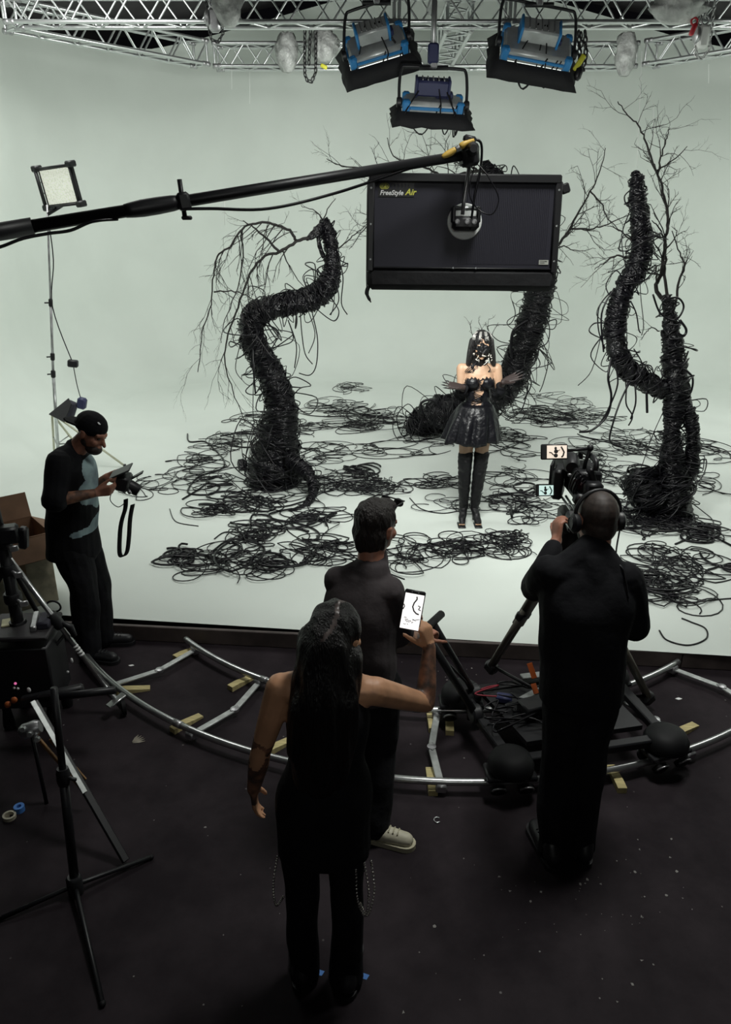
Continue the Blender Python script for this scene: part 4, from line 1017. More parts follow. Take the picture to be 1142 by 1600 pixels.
def arm(mb, sh, el, wr, s=1.0, ru=0.050):
    sh, el, wr = Vector(sh), Vector(el), Vector(wr)
    mb.cap(sh, ru * 1.08 * s, lerp(sh, el, 0.5), ru * 0.95 * s); mb.cap(lerp(sh, el, 0.5), ru * 0.95 * s, el, ru * 0.76 * s)
    mb.cap(el, ru * 0.76 * s, lerp(el, wr, 0.3), ru * 0.80 * s); mb.cap(lerp(el, wr, 0.3), ru * 0.80 * s, wr, ru * 0.52 * s)
def leg(mb, hip, kn, an, r=(0.085, 0.06, 0.055, 0.04)):
    hip, kn, an = Vector(hip), Vector(kn), Vector(an)
    mb.cap(hip, r[0], kn, r[1]); mb.cap(kn, r[1], lerp(kn, an, 0.35), r[2] * 1.05); mb.cap(lerp(kn, an, 0.35), r[2] * 1.05, an, r[3])
def shoe(root, heel, d, m, m_sole, L_=0.28, w=0.045):
    d = Vector(d); d.z = 0; d.normalize(); h = Vector(heel); mb = MB()
    mb.cap(h + V(0, 0, 0.055) + d * 0.03, 0.038, h + V(0, 0, 0.050) + d * 0.12, 0.042); mb.cap(h + d * 0.1 + V(0, 0, 0.048), 0.042, h + d * (L_ - 0.045) + V(0, 0, 0.040), 0.036)
    mb.cap(h + d * 0.03 + V(0, 0, 0.06), 0.04, h + d * 0.06 + V(0, 0, 0.10), 0.042)
    o = blob('shoe', mb, m, root, 0.007, 3)
    sd = V(-d.y, d.x, 0); P = []
    for a in np.linspace(-90, 90, 9): P.append(h + d * (L_ - 0.05 + 0.052 * math.cos(R(a))) + sd * (0.047 * math.sin(R(a))))
    for a in np.linspace(90, 270, 9): P.append(h + d * (0.035 + 0.045 * math.cos(R(a))) + sd * (0.040 * math.sin(R(a))))
    MB().prism([p + V(0, 0, 0.0) for p in P], (0, 0, 1), 0.026).build('sole', m_sole, o, 'angle')
    for k in range(4):
        q = h + d * (0.12 + 0.022 * k) + V(0, 0, 0.086 - 0.003 * k); MB().cyl(q - sd * 0.022, q + sd * 0.022, 0.004, 6).build('lace', m_sole, o)
    return o
def paint(o, m, pred):
    # a second material on the faces where pred(world centre, normal) holds (a print, a tattoo)
    me = o.data; me.materials.append(m); k = len(me.materials) - 1; off = wloc(o)
    for p in me.polygons:
        if pred(p.center + off, p.normal): p.material_index = k
def seg_dist(p, a, b):
    d = b - a; t = max(0, min(1, (p - a).dot(d) / d.length_squared)); return (p - a - d * t).length
def inside(poly, x, y):
    c = False; n = len(poly); j = n - 1
    for i in range(n):
        if (poly[i][1] > y) != (poly[j][1] > y) and x < (poly[j][0] - poly[i][0]) * (y - poly[i][1]) / (poly[j][1] - poly[i][1]) + poly[i][0]: c = not c
        j = i
    return c

# ---- woman with the phone, from behind
def phone_woman():
    base = V(-0.17, 2.15, 0)
    root = empty('person', base, 'person in a black sleeveless top seen from behind, holding up a phone', 'person')
    hc = V(-0.095, 2.17, 1.53); fw = V(0.45, 0.85, -0.12); Ls, Rs = V(-0.285, 2.15, 1.345), V(0.03, 2.16, 1.325)
    Le, Lw = V(-0.36, 2.13, 1.10), V(-0.405, 2.19, 0.885); Re, Rw = V(0.222, 2.36, 1.135), V(0.236, 2.43, 1.335)
    mb = MB(); Mh = head(mb, hc, fw, (0, 0, 1), 0.97, V(-0.12, 2.15, 1.37), 0.05)
    mb.cap(Ls + V(0.03, 0, 0), 0.055, Rs - V(0.03, 0, 0), 0.055); mb.cap(hc + V(-0.02, -0.02, -0.09), 0.045, Ls + V(0.05, 0, 0.01), 0.045); mb.cap(hc + V(-0.02, -0.02, -0.09), 0.045, Rs + V(-0.05, 0, 0.01), 0.045); mb.ell((-0.13, 2.15, 1.24), (0.145, 0.095, 0.16)); mb.ell((-0.14, 2.15, 1.05), (0.125, 0.085, 0.15)); mb.ell((-0.15, 2.15, 0.90), (0.155, 0.11, 0.13))
    arm(mb, Ls, Le, Lw, 1, 0.047); arm(mb, Rs, Re, Rw, 1, 0.047)
    hand(mb, Lw, (0.02, 0.12, -1), (1, 0.1, 0), -1, (10, 14, 12), 0.05, 0.95, (0.7, 0.5, 0.3))
    hand(mb, Rw, (-0.22, 0.05, 1), (-0.75, 0.65, 0.0), 1, (38, 45, 25), 0.0, 0.92, (0.62, 0.62, 0.30), 0.15)
    leg(mb, (-0.235, 2.15, 0.86), (-0.24, 2.15, 0.47), (-0.245, 2.14, 0.09), (0.07, 0.043, 0.038, 0.03)); leg(mb, (-0.075, 2.15, 0.86), (-0.07, 2.14, 0.47), (-0.075, 2.12, 0.09), (0.07, 0.043, 0.038, 0.03))
    b = blob('body', mb, M_skin, root, 0.0065, 3)
    paint(b, M_tat, lambda p, n: seg_dist(p, lerp(Re, Rw, 0.15), lerp(Re, Rw, 0.85)) < 0.05 and p.x + 0.6 * p.y > 0.0 or seg_dist(p, lerp(Le, Ls, .45), Lw) < 0.055 and (p.z < 1.04 or noise.noise(p * 28) > (p.z - 1.10) * 5))
    eyes(root, hc, Mh, 0.97)
    # sleeveless long top
    mb = MB(); mb.loft([((-0.15, 2.15, 0.66), 0.175, 0.125, 0), ((-0.15, 2.15, 0.80), 0.172, 0.125, 0), ((-0.145, 2.15, 0.93), 0.165, 0.12, 0), ((-0.14, 2.15, 1.06), 0.132, 0.10, 0), ((-0.13, 2.15, 1.20), 0.142, 0.105, 0), ((-0.13, 2.15, 1.28), 0.135, 0.095, 0), ((-0.13, 2.15, 1.33), 0.11, 0.075, 0)])
    mb.cap((-0.26, 2.14, 0.70), 0.06, (-0.27, 2.14, 0.64), 0.05); mb.cap((-0.05, 2.14, 0.70), 0.06, (-0.03, 2.14, 0.64), 0.05)
    blob('long_top', mb, M_blackcloth, root, 0.008, 4, disp=(0.012, 9, 3.0, (1, 1, 0.5)))
    # wide trousers
    mb = MB(); mb.ell((-0.15, 2.15, 0.84), (0.165, 0.12, 0.13))
    mb.chain([V(-0.235, 2.15, 0.84), V(-0.24, 2.15, 0.47), V(-0.245, 2.14, 0.10), V(-0.245, 2.14, 0.03)], [0.090, 0.064, 0.062, 0.062]); mb.chain([V(-0.075, 2.15, 0.84), V(-0.07, 2.14, 0.47), V(-0.075, 2.12, 0.10), V(-0.075, 2.12, 0.03)], [0.090, 0.064, 0.064, 0.066])
    tr = blob('trousers', mb, M_jean, root, 0.008, 4, disp=(0.012, 8, 9.0, (1, 1, 0.7)))
    shoe(root, (-0.245, 2.07, 0.0), (-0.1, 1, 0), M_blk, M_blk, 0.26); shoe(root, (-0.075, 2.04, 0.0), (0.1, 1, 0), M_blk, M_blk, 0.26)
    # hair: cap and long fall down the back
    Mh = look(fw); mb = MB(); c = hc
    mb.ell(c + Mh @ V(0, -0.022, 0.035), (0.086, 0.100, 0.095), Mh); mb.ell(c + Mh @ V(-0.03, -0.04, -0.04), (0.085, 0.085, 0.11), Mh)
    mb.chain([c + V(-0.03, -0.055, 0.02), V(-0.14, 2.075, 1.36), V(-0.145, 2.055, 1.20), V(-0.15, 2.06, 1.02)], [0.085, 0.088, 0.080, 0.05]); mb.chain([c + V(-0.05, -0.03, -0.03), V(-0.19, 2.075, 1.33), V(-0.21, 2.06, 1.16), V(-0.205, 2.06, 1.02)], [0.07, 0.062, 0.055, 0.03])
    mb.chain([c + V(0.02, -0.05, -0.05), V(-0.075, 2.07, 1.35), V(-0.085, 2.055, 1.18), V(-0.095, 2.06, 1.03)], [0.065, 0.06, 0.05, 0.03])
    h = blob('hair', mb, M_hair, root, 0.007, 3, disp=(0.012, 30, 4.0, (1, 1, 0.12)))
    paint(h, mat('hair_highlight_streak', (0.09, 0.07, 0.065), 0.4), lambda p, n: p.z > 1.585 and abs((p - c).dot(Mh @ V(1, 0, 0)) - 0.028 - 0.01 * math.sin(40 * p.y)) < 0.0065)  # highlight on the crown, painted as a lighter streak
    MB().torus(c + Mh @ V(0.079, -0.012, -0.06), Mh @ V(1, 0, 0), 0.016, 0.0025, 16, 5).build('earring', M_steel, root)
    # beaded chains at both hips
    def chain(pts, k):
        for j, p in enumerate(spline([tuple(q) for q in pts], k)):
            if j % 1 == 0: yield Vector(p)
    for nm, pts in (('hip_chain', [(-0.318, 2.10, 0.66), (-0.335, 2.08, 0.55), (-0.328, 2.07, 0.46), (-0.30, 2.07, 0.50)]), ('hip_chain', [(-0.005, 2.09, 0.64), (0.012, 2.07, 0.52), (-0.002, 2.06, 0.42), (-0.03, 2.06, 0.50), (-0.035, 2.08, 0.62)]), ('hip_chain', [(0.02, 2.10, 0.64), (0.032, 2.08, 0.52), (0.008, 2.07, 0.41), (-0.02, 2.07, 0.47)])):
        mb = MB()
        for p in chain(pts, 9): mb.ell(p, (0.0048, 0.0048, 0.0048), None, 8, 6)
        mb.build(nm, mat('silver_beads', (0.5, 0.48, 0.45), 0.25, metal=0.9), tr, kind='stuff')
    # phone in the raised hand
    c = V(0.170, 2.435, 1.483); M = look((0.10, 0.93, -0.20)) @ rotm(0, 8, 0)
    ph = empty('phone', c, 'black phone held up, its bright screen showing the stage', 'phone')
    def P(x, y, z): return c + M @ V(x, y, z)
    MB().rbox(P(0, 0, 0), (0.076, 0.011, 0.152), M, 0.007).build('case', M_blk, ph, 'angle')
    MB().rbox(P(0, -0.006, -0.004), (0.069, 0.002, 0.134), M, 0.001).build('screen', mat('phone_screen', (0.8, 0.8, 0.8), 0.3, emit=(1, 0.97, 0.95), estr=1.0), ph, 'angle')
    dk = mat('screen_dark', (0.02, 0.02, 0.025), 0.4); mb = MB()
    mb.tube([P(x, -0.0075, z) for x, z in ((0.008, 0.055), (0.010, 0.045), (0.002, 0.03), (-0.001, 0.015), (0.006, 0.0), (0.016, -0.008), (0.026, -0.01))], 0.0028, 5)
    mb.tube([P(x, -0.0075, z) for x, z in ((0.018, 0.022), (0.026, 0.02), (0.022, 0.008), (0.03, 0.006))], 0.0022, 5); mb.tube([P(x, -0.0075, z) for x, z in ((-0.034, 0.02), (-0.030, 0.012), (-0.034, 0.0))], 0.002, 5)
    for k in range(14):
        rr = random.Random(k); x = rr.uniform(-0.028, 0.028); z = rr.uniform(-0.055, -0.028); mb.tube([P(x, -0.0075, z), P(x + rr.uniform(-.01, .01), -0.0075, z + rr.uniform(-.004, .004)), P(x + rr.uniform(-.01, .01), -0.0075, z + rr.uniform(-.004, .004))], 0.0011, 4)
    mb.build('screen_picture', dk, ph)
    for k in (-1, 1): MB().lathe(P(k * 0.012, -0.0062, 0.069), M @ V(0, -1, 0), [(0.002, 0), (0.002, 0.001), (0.001, 0.0012)], 8).build('sensor', M_steel, ph)
phone_woman()

# ---- camera operator, from behind
def operator():
    root = empty('person', V(0.95, 2.76, 0), 'person all in black working the film camera, seen from behind', 'person')
    hc = V(0.975, 2.97, 1.632); fw = V(-0.12, 0.97, -0.06)
    Ls, Rs = V(0.775, 2.87, 1.425), V(1.095, 2.86, 1.40); Le, Lw = V(0.765, 3.08, 1.25), V(0.89, 3.24, 1.415); Re, Rw = V(1.175, 2.90, 1.15), V(1.10, 3.12, 1.27)
    mb = MB(); Mh = head(mb, hc, fw, (0, 0, 1), 1.06, V(0.945, 2.88, 1.45), 0.06)
    mb.cap(Ls + V(0.04, 0, 0), 0.06, Rs - V(0.04, 0, 0), 0.06); mb.ell((0.935, 2.85, 1.26), (0.165, 0.11, 0.19)); mb.ell((0.93, 2.81, 1.02), (0.15, 0.105, 0.18))
    arm(mb, Ls, Le, Lw, 1.05); arm(mb, Rs, Re, Rw, 1.05)
    hand(mb, Lw, (0.1, 0.45, 0.85), (0.9, 0.3, -0.2), 1, (35, 45, 30), 0.0, 1.0); hand(mb, Rw, (-0.4, 0.8, 0.3), (-0.6, -0.2, -0.6), -1, (30, 40, 30), 0.0, 1.0)
    leg(mb, (0.875, 2.80, 0.88), (0.875, 2.79, 0.47), (0.875, 2.74, 0.09), (0.08, 0.055, 0.05, 0.04)); leg(mb, (1.01, 2.80, 0.88), (1.01, 2.80, 0.47), (1.01, 2.77, 0.09), (0.08, 0.055, 0.05, 0.04))
    b = blob('body', mb, M_skin3, root, 0.0075, 3); eyes(root, hc, Mh, 1.06)
    # cropped hair and beard
    mb = MB(); mb.ell(hc + Mh @ V(0, -0.018, 0.034), (0.081, 0.101, 0.092), Mh); mb.ell(hc + Mh @ V(0, -0.03, -0.02), (0.076, 0.082, 0.08), Mh)
    blob('cropped_hair', mb, M_stub, root, 0.007, 2)
    mb = MB(); mb.ell(hc + Mh @ V(0, 0.045, -0.09), (0.056, 0.055, 0.04), Mh); blob('beard', mb, M_stub, root, 0.007, 2)
    # sweater
    mb = MB(); mb.cap(Ls + V(0.045, 0, 0.0), 0.075, Rs - V(0.045, 0, 0.0), 0.075); mb.loft([((0.94, 2.79, 0.86), 0.178, 0.135, 0), ((0.935, 2.80, 0.95), 0.18, 0.138, 0), ((0.93, 2.82, 1.10), 0.182, 0.138, 0), ((0.935, 2.84, 1.27), 0.198, 0.135, 0), ((0.935, 2.86, 1.38), 0.19, 0.11, 0), ((0.94, 2.87, 1.45), 0.12, 0.08, 0)]); mb.cap(hc + V(-0.02, -0.07, -0.10), 0.062, Ls + V(0.05, 0, 0.015), 0.065); mb.cap(hc + V(-0.02, -0.07, -0.10), 0.062, Rs + V(-0.05, 0, 0.015), 0.065)
    for s_, e, w in ((Ls, Le, Lw), (Rs, Re, Rw)): mb.chain([s_, lerp(s_, e, .5), e, lerp(e, w, 0.4), lerp(e, w, 0.82)], [0.078, 0.075, 0.066, 0.06, 0.045])
    mb.cap((0.945, 2.86, 1.40), 0.095, (0.945, 2.875, 1.46), 0.085); mb.cap((0.95, 2.885, 1.44), 0.075, (0.955, 2.905, 1.52), 0.071)
    blob('sweater', mb, M_blackcloth, root, 0.0085, 4, disp=(0.014, 8, 1.0, (1, 1, 0.8)))
    mb = MB(); mb.ell((0.94, 2.80, 0.87), (0.17, 0.125, 0.14))
    for x0, x1, y1 in ((0.875, 0.875, 2.75), (1.01, 1.012, 2.77)): mb.chain([V(x0, 2.80, 0.86), V(x0, 2.79, 0.47), V(x1, y1, 0.12), V(x1, y1, 0.05)], [0.100, 0.080, 0.072, 0.074])
    blob('trousers', mb, M_jean, root, 0.009, 4, disp=(0.016, 7, 2.0, (1, 1, 0.8)))
    shoe(root, (0.87, 2.66, 0), (-0.15, 1, 0), M_blk, M_blk, 0.29); shoe(root, (1.015, 2.68, 0), (0.15, 1, 0), M_blk, M_blk, 0.29)
    # headphones
    hp = empty('headphones', hc + V(0, 0, 0.0), 'black headset with microphone worn by the camera operator', 'headphones')
    pts = [hc + Mh @ V(0.098 * math.sin(a), -0.01, 0.028 + 0.098 * math.cos(a)) for a in np.linspace(-1.9, 1.9, 17)]
    MB().tube(pts, 0.009, 8, flat=1.0).build('headband', M_blk, hp)
    for q in (-1, 1):
        o = MB().lathe(hc + Mh @ V(q * 0.082, -0.012, -0.012), Mh @ V(q, 0, 0), [(0.036, 0), (0.042, 0.008), (0.042, 0.024), (0.030, 0.034)], 18).build('ear_cup', M_blk, hp, 'angle')
        MB().torus(hc + Mh @ V(q * 0.116, -0.012, -0.012), Mh @ V(q, 0, 0), 0.026, 0.003, 18, 6).build('trim_ring', M_blkm, o)
    MB().tube(spline([tuple(hc + Mh @ V(0.10, -0.01, -0.03)), tuple(hc + Mh @ V(0.12, 0.03, -0.07)), tuple(hc + Mh @ V(0.085, 0.09, -0.10))], 5), 0.0035, 6).build('microphone_arm', M_blk, hp)
    MB().tube(spline([tuple(hc + Mh @ V(0.10, -0.02, -0.045)), tuple(V(1.04, 2.86, 1.50)), tuple(V(1.06, 2.80, 1.46)), tuple(V(1.075, 2.76, 1.36))], 6), 0.004, 6).build('cord', M_cable, hp)
operator()

# ---- dolly grip in the dark tee, three-quarter back view
def grip():
    root = empty('person', V(0.02, 2.95, 0), 'person in a faded dark tee and off-white shoes pushing the dolly', 'person')
    hc = V(0.05, 3.10, 1.545); fw = V(0.62, 0.75, -0.12)
    Ls, Rs = V(-0.115, 3.06, 1.295), V(0.105, 2.97, 1.275); Le, Lw = V(-0.03, 3.27, 1.06), V(0.20, 3.36, 0.93); Re, Rw = V(0.165, 3.06, 1.00), V(0.275, 3.26, 0.885)
    mb = MB(); Mh = head(mb, hc, fw, (0, 0, 1), 1.02, V(0.02, 3.03, 1.35), 0.058)
    mb.cap(Ls + V(0.03, 0, 0), 0.06, Rs - V(0.03, 0, 0), 0.06); mb.ell((-0.01, 3.01, 1.17), (0.115, 0.085, 0.17)); mb.ell((-0.02, 2.97, 0.96), (0.12, 0.09, 0.17))
    arm(mb, Ls, Le, Lw); arm(mb, Rs, Re, Rw)
    hand(mb, Lw, (0.75, 0.6, 0.1), (0.1, 0.2, -1), 1, (40, 50, 35)); hand(mb, Rw, (0.6, 0.75, 0.05), (-0.1, 0.0, -1), -1, (40, 50, 35))
    leg(mb, (-0.09, 2.97, 0.83), (-0.09, 3.04, 0.45), (-0.12, 2.92, 0.09), (0.088, 0.063, 0.06, 0.042)); leg(mb, (0.06, 2.95, 0.83), (0.07, 2.98, 0.45), (0.05, 2.86, 0.09), (0.088, 0.063, 0.06, 0.042))
    b = blob('body', mb, M_skin3, root, 0.0075, 3); eyes(root, hc, Mh, 1.02)
    paint(b, M_tat, lambda p, n: seg_dist(p, lerp(Re, Rw, .0), Rw) < 0.055)
    mb = MB(); mb.ell(hc + Mh @ V(0, -0.02, 0.042), (0.088, 0.104, 0.092), Mh); mb.ell(hc + Mh @ V(0, -0.037, -0.025), (0.082, 0.083, 0.115), Mh); mb.ell(hc + Mh @ V(0, 0.05, 0.085), (0.06, 0.04, 0.035), Mh)
    blob('hair', mb, M_hair2, root, 0.006, 2, disp=(0.007, 40, 2.0, (1, 1, 0.4)))
    gl = MB().tube([hc + Mh @ V(0.078, 0.02, 0.10), hc + Mh @ V(0.072, 0.09, 0.115), hc + Mh @ V(-0.072, 0.09, 0.115), hc + Mh @ V(-0.078, 0.02, 0.10)], 0.004, 6).build('glasses_frame', M_blk, root)
    for q in (-1, 1): MB().ell(hc + Mh @ V(q * 0.036, 0.098, 0.10), (0.028, 0.004, 0.02), Mh, 12, 6).build('lens', M_blk, gl)
    mb = MB(); mb.cap(Ls + V(0.03, 0, 0.0), 0.072, Rs - V(0.03, 0, 0.0), 0.072); mb.loft([((-0.02, 2.97, 0.77), 0.165, 0.135, -20), ((-0.02, 2.97, 0.92), 0.162, 0.13, -20), ((-0.02, 2.98, 1.06), 0.162, 0.13, -20), ((-0.02, 3.0, 1.19), 0.17, 0.13, -20), ((-0.01, 3.01, 1.28), 0.155, 0.105, -20), ((0.0, 3.02, 1.34), 0.10, 0.08, -20)]); mb.cap((0.015, 3.02, 1.30), 0.09, (0.025, 3.03, 1.36), 0.082); mb.cap((0.03, 3.06, 1.33), 0.074, (0.035, 3.07, 1.415), 0.069); mb.cap((0.03, 3.06, 1.38), 0.058, Ls + V(0.04, -0.01, 0.02), 0.06); mb.cap((0.03, 3.06, 1.38), 0.058, Rs + V(-0.04, 0.02, 0.02), 0.06)
    for s_, e in ((Ls, Le), (Rs, Re)): mb.chain([s_, lerp(s_, e, 0.5), lerp(s_, e, 0.88)], [0.072, 0.073, 0.070])
    blob('tee_shirt', mb, M_browntee, root, 0.008, 4, disp=(0.013, 9, 7.0, (1, 1, 0.8)))
    mb = MB(); mb.ell((-0.02, 2.97, 0.83), (0.155, 0.12, 0.13))
    for p in ([V(-0.09, 2.97, 0.83), V(-0.09, 3.04, 0.45), V(-0.12, 2.93, 0.12), V(-0.12, 2.93, 0.07)], [V(0.06, 2.95, 0.83), V(0.07, 2.98, 0.45), V(0.05, 2.87, 0.13), V(0.05, 2.87, 0.08)]): mb.chain(p, [0.105, 0.085, 0.072, 0.072])
    blob('trousers', mb, M_jean, root, 0.0085, 4, disp=(0.014, 8, 5.0, (1, 1, 0.8)))
    shoe(root, (-0.02, 2.88, 0), (0.9, -0.28, 0), M_offw, mat('offwhite_rubber', (0.45, 0.42, 0.30), 0.7), 0.27); shoe(root, (-0.18, 2.92, 0), (0.7, 0.7, 0), M_offw, mat('offwhite_rubber', (0, 0, 0)), 0.27)
    MB().torus(V(0.06, 3.085, 0.93), (0.3, 1, 0.3), 0.018, 0.003, 16, 5).build('carabiner', M_steel, root)
grip()

# ---- man with cap and small camera at the left
def cap_man():
    root = empty('person', V(-2.0, 4.57, 0), 'person in a backwards black cap and printed tee, looking down at a camera', 'person')
    Y = 4.6
    hc = A(143, 675, Y) ; fw = V(0.86, -0.28, -0.42)
    up = V(0.42, 0, 0.9)
    O = V(0, 0, 0)
    nk = A(118, 703, Y); Rs = A(92, 722, Y - 0.15); Ls = A(122, 714, Y + 0.16); Re = A(86, 782, Y - 0.24); Rw = A(150, 770, Y - 0.16); Le = A(128, 776, Y + 0.2); Lw = A(168, 745, Y + 0.12)
    chest = A(112, 755, Y); belly = A(113, 810, Y); hip = A(120, 855, Y); kn1 = A(132, 920, Y - 0.10); kn2 = A(152, 915, Y + 0.10); f1 = V(kn1.x - 0.02, Y - 0.12, 0.09); f2 = V(kn2.x - 0.0, Y + 0.06, 0.09)
    mb = MB(); Mh = head(mb, hc, fw, up, 1.0, nk, 0.058)
    mb.cap(Rs + V(0, 0.04, 0), 0.06, Ls - V(0, 0.04, 0), 0.06); mb.ell(chest, (0.11, 0.15, 0.17)); mb.ell(belly, (0.11, 0.14, 0.16))
    arm(mb, Rs, Re, Rw, 1.0, 0.052); arm(mb, Ls, Le, Lw, 1.0, 0.052)
    hand(mb, Rw, (1, 0.25, 0.1), (0.1, 0.9, 0.3), 1, (30, 40, 30), 0.0, 1.0, (0.8, 0.5, 0.2)); hand(mb, Lw, (1, -0.25, -0.1), (0.1, -0.9, 0.3), -1, (30, 40, 30), 0.0, 1.0, (0.8, 0.5, 0.2))
    leg(mb, hip + V(0, -0.09, -0.02), kn1, f1); leg(mb, hip + V(0, 0.09, -0.02), kn2, f2)
    b = blob('body', mb, M_skin3, root, 0.007, 3); eyes(root, hc, Mh)
    paint(b, M_tat, lambda p, n: seg_dist(p, Re, lerp(Re, Rw, .8)) < 0.055 or seg_dist(p, Le, lerp(Le, Lw, .8)) < 0.055)
    mb = MB(); mb.ell(hc + Mh @ V(0, 0.05, -0.088), (0.055, 0.056, 0.042), Mh); mb.ell(hc + Mh @ V(0, 0.0, -0.06), (0.066, 0.05, 0.045), Mh); blob('beard', mb, M_stub, root, 0.006, 2)
    # cap worn backwards
    mb = MB(); mb.ell(hc + Mh @ V(0, -0.015, 0.045), (0.087, 0.106, 0.085), Mh); mb.ell(hc + Mh @ V(0, -0.02, 0.025), (0.088, 0.107, 0.05), Mh)
    cp = blob('cap', mb, M_blackcloth, root, 0.006, 2)
    P = [hc + Mh @ V(x, y, z) for x, y, z in [(0.08, -0.06, 0.016), (0.078, -0.14, 0.004), (0.04, -0.185, -0.004), (-0.04, -0.185, -0.004), (-0.078, -0.14, 0.004), (-0.08, -0.06, 0.016)]]
    MB().prism(P, Mh @ V(0, 0, 1), 0.012).build('cap_brim', M_blackcloth, cp, False)
    for k in range(3): MB().box(hc + Mh @ V(0.052 - 0.012 * k, 0.052, 0.098 - 0.004 * k), (0.006, 0.016, 0.003), Mh @ rotm(-35, 25, 0)).build('embroidery', M_wh, cp, False)
    # oversized tee
    mb = MB(); mb.cap(Rs + V(0, 0.03, -0.01), 0.078, Ls - V(0, 0.03, 0.01), 0.078); lo_ = A(116, 862, Y); mb.loft([(tuple(lo_), 0.165, 0.18, 0), (tuple(belly - V(0.005, 0, 0.02)), 0.16, 0.175, 0), (tuple(lerp(belly, chest, 0.5)), 0.155, 0.175, 0), (tuple(chest), 0.152, 0.185, 0), (tuple(lerp(chest, nk, 0.55)), 0.125, 0.17, 0), (tuple(nk - V(0.02, 0, 0.03)), 0.08, 0.10, 0)]); mb.cap(nk - V(0.01, 0, 0.02), 0.072, nk + V(0, 0, 0.015), 0.066); mb.cap(nk - V(0.01, 0, 0.0), 0.06, Rs + V(0, 0.05, 0.01), 0.065); mb.cap(nk - V(0.01, 0, 0.0), 0.06, Ls + V(0, -0.05, 0.01), 0.065)
    for s_, e in ((Rs, Re), (Ls, Le)): mb.chain([s_, lerp(s_, e, 0.5), lerp(s_, e, 0.98)], [0.076, 0.076, 0.078])
    t = blob('tee_shirt', mb, M_blackcloth, root, 0.006, 5, disp=(0.012, 9, 5.0, (1, 1, 0.8)))
    poly = [(134, 716), (137, 711), (142, 714), (150, 732), (158, 745), (161, 770), (160, 800), (161, 815), (152, 826), (128, 828), (122, 824), (124, 820), (146, 815), (150, 800), (147, 785), (138, 778), (134, 765), (135, 752), (142, 743), (138, 730)]
    pz = [(q.x, q.z) for q in (A(u, v, 4.585) for u, v in poly)]      # outline of the print on the shirt front, in metres
    paint(t, M_print, lambda p, n: n.x > -0.1 and n.y < 0.5 and inside(pz, p.x, p.z))
    mb = MB(); mb.ell(hip + V(0, 0, 0.0), (0.135, 0.16, 0.13)); mb.chain([hip + V(0, -0.085, -0.02), kn1, f1 + V(0, 0, 0.06), f1 - V(0, 0, 0.03)], [0.115, 0.098, 0.085, 0.085]); mb.chain([hip + V(0, 0.085, -0.02), kn2, f2 + V(0, 0, 0.06), f2 - V(0, 0, 0.03)], [0.115, 0.095, 0.082, 0.082])
    blob('trousers', mb, M_jean, root, 0.008, 4, disp=(0.016, 8, 3.0, (1, 1, 0.8)))
    shoe(root, V(f1.x - 0.06, f1.y, 0), (1, -0.2, 0), M_blk, M_blk, 0.28); shoe(root, V(f2.x - 0.06, f2.y, 0), (1, 0.1, 0), M_blk, M_blk, 0.28)
    # the camera in his hands
    c = A(193, 752, Y - 0.02); M = rotm(0, 20, 8)
    cm = empty('camera', c, 'small black camera with flip screen and hanging strap held by the person in the cap', 'camera')
    def P(x, y, z): return c + M @ V(x, y, z)
    MB().rbox(P(0.0, 0.0, 0.0), (0.085, 0.15, 0.10), M, 0.014).build('camera_body', M_blk, cm, 'angle')
    MB().lathe(P(0.035, 0.0, -0.015), M @ V(1, 0, -0.3), [(0.038, 0), (0.040, 0.01), (0.040, 0.06), (0.036, 0.075)], 20).build('lens', M_blkm, cm, 'angle')
    MB().rbox(P(-0.03, -0.01, 0.065), (0.14, 0.16, 0.010), M @ rotm(0, -42, 0), 0.003).build('flip_screen', M_blk, cm, 'angle')
    MB().rbox(P(0.065, 0.03, 0.05), (0.10, 0.05, 0.008), M @ rotm(0, -48, 0), 0.002).build('sun_hood', M_blk, cm, 'angle')
    for q in (-1, 1): MB().cyl(P(-0.02, q * 0.06, 0.05), P(0.0, q * 0.06, 0.08), 0.012, 10).build('dial', M_blkm, cm)
    MB().lathe(P(0.045, -0.04, -0.035), M @ V(0.4, -1, 0), [(0.012, 0), (0.012, 0.04)], 10).build('lens_release', M_steel, cm)
    st_ = [tuple(A(*q)) for q in ((207, 788, Y), (203, 810, Y), (201, 840, Y), (198, 862, Y), (191, 869, Y), (187, 862, Y), (188, 830, Y), (191, 812, Y), (196, 795, Y), (197, 780, Y))]
    S = spline(st_, 5); rows = []
    for q in S: rows.append([Vector(q) + V(-0.010, -0.012, 0), Vector(q) + V(0.010, 0.012, 0)])
    o = MB().grid(rows).build('strap', M_blackcloth, cm); md = o.modifiers.new('t', 'SOLIDIFY'); md.thickness = 0.005
    MB().tube(spline([tuple(P(-0.04, -0.06, -0.02)), tuple(A(172, 780, Y - .1)), tuple(A(184, 792, Y - .1)), tuple(A(195, 786, Y - .1))], 6), 0.003, 5).build('cable', M_cable, cm)
cap_man()

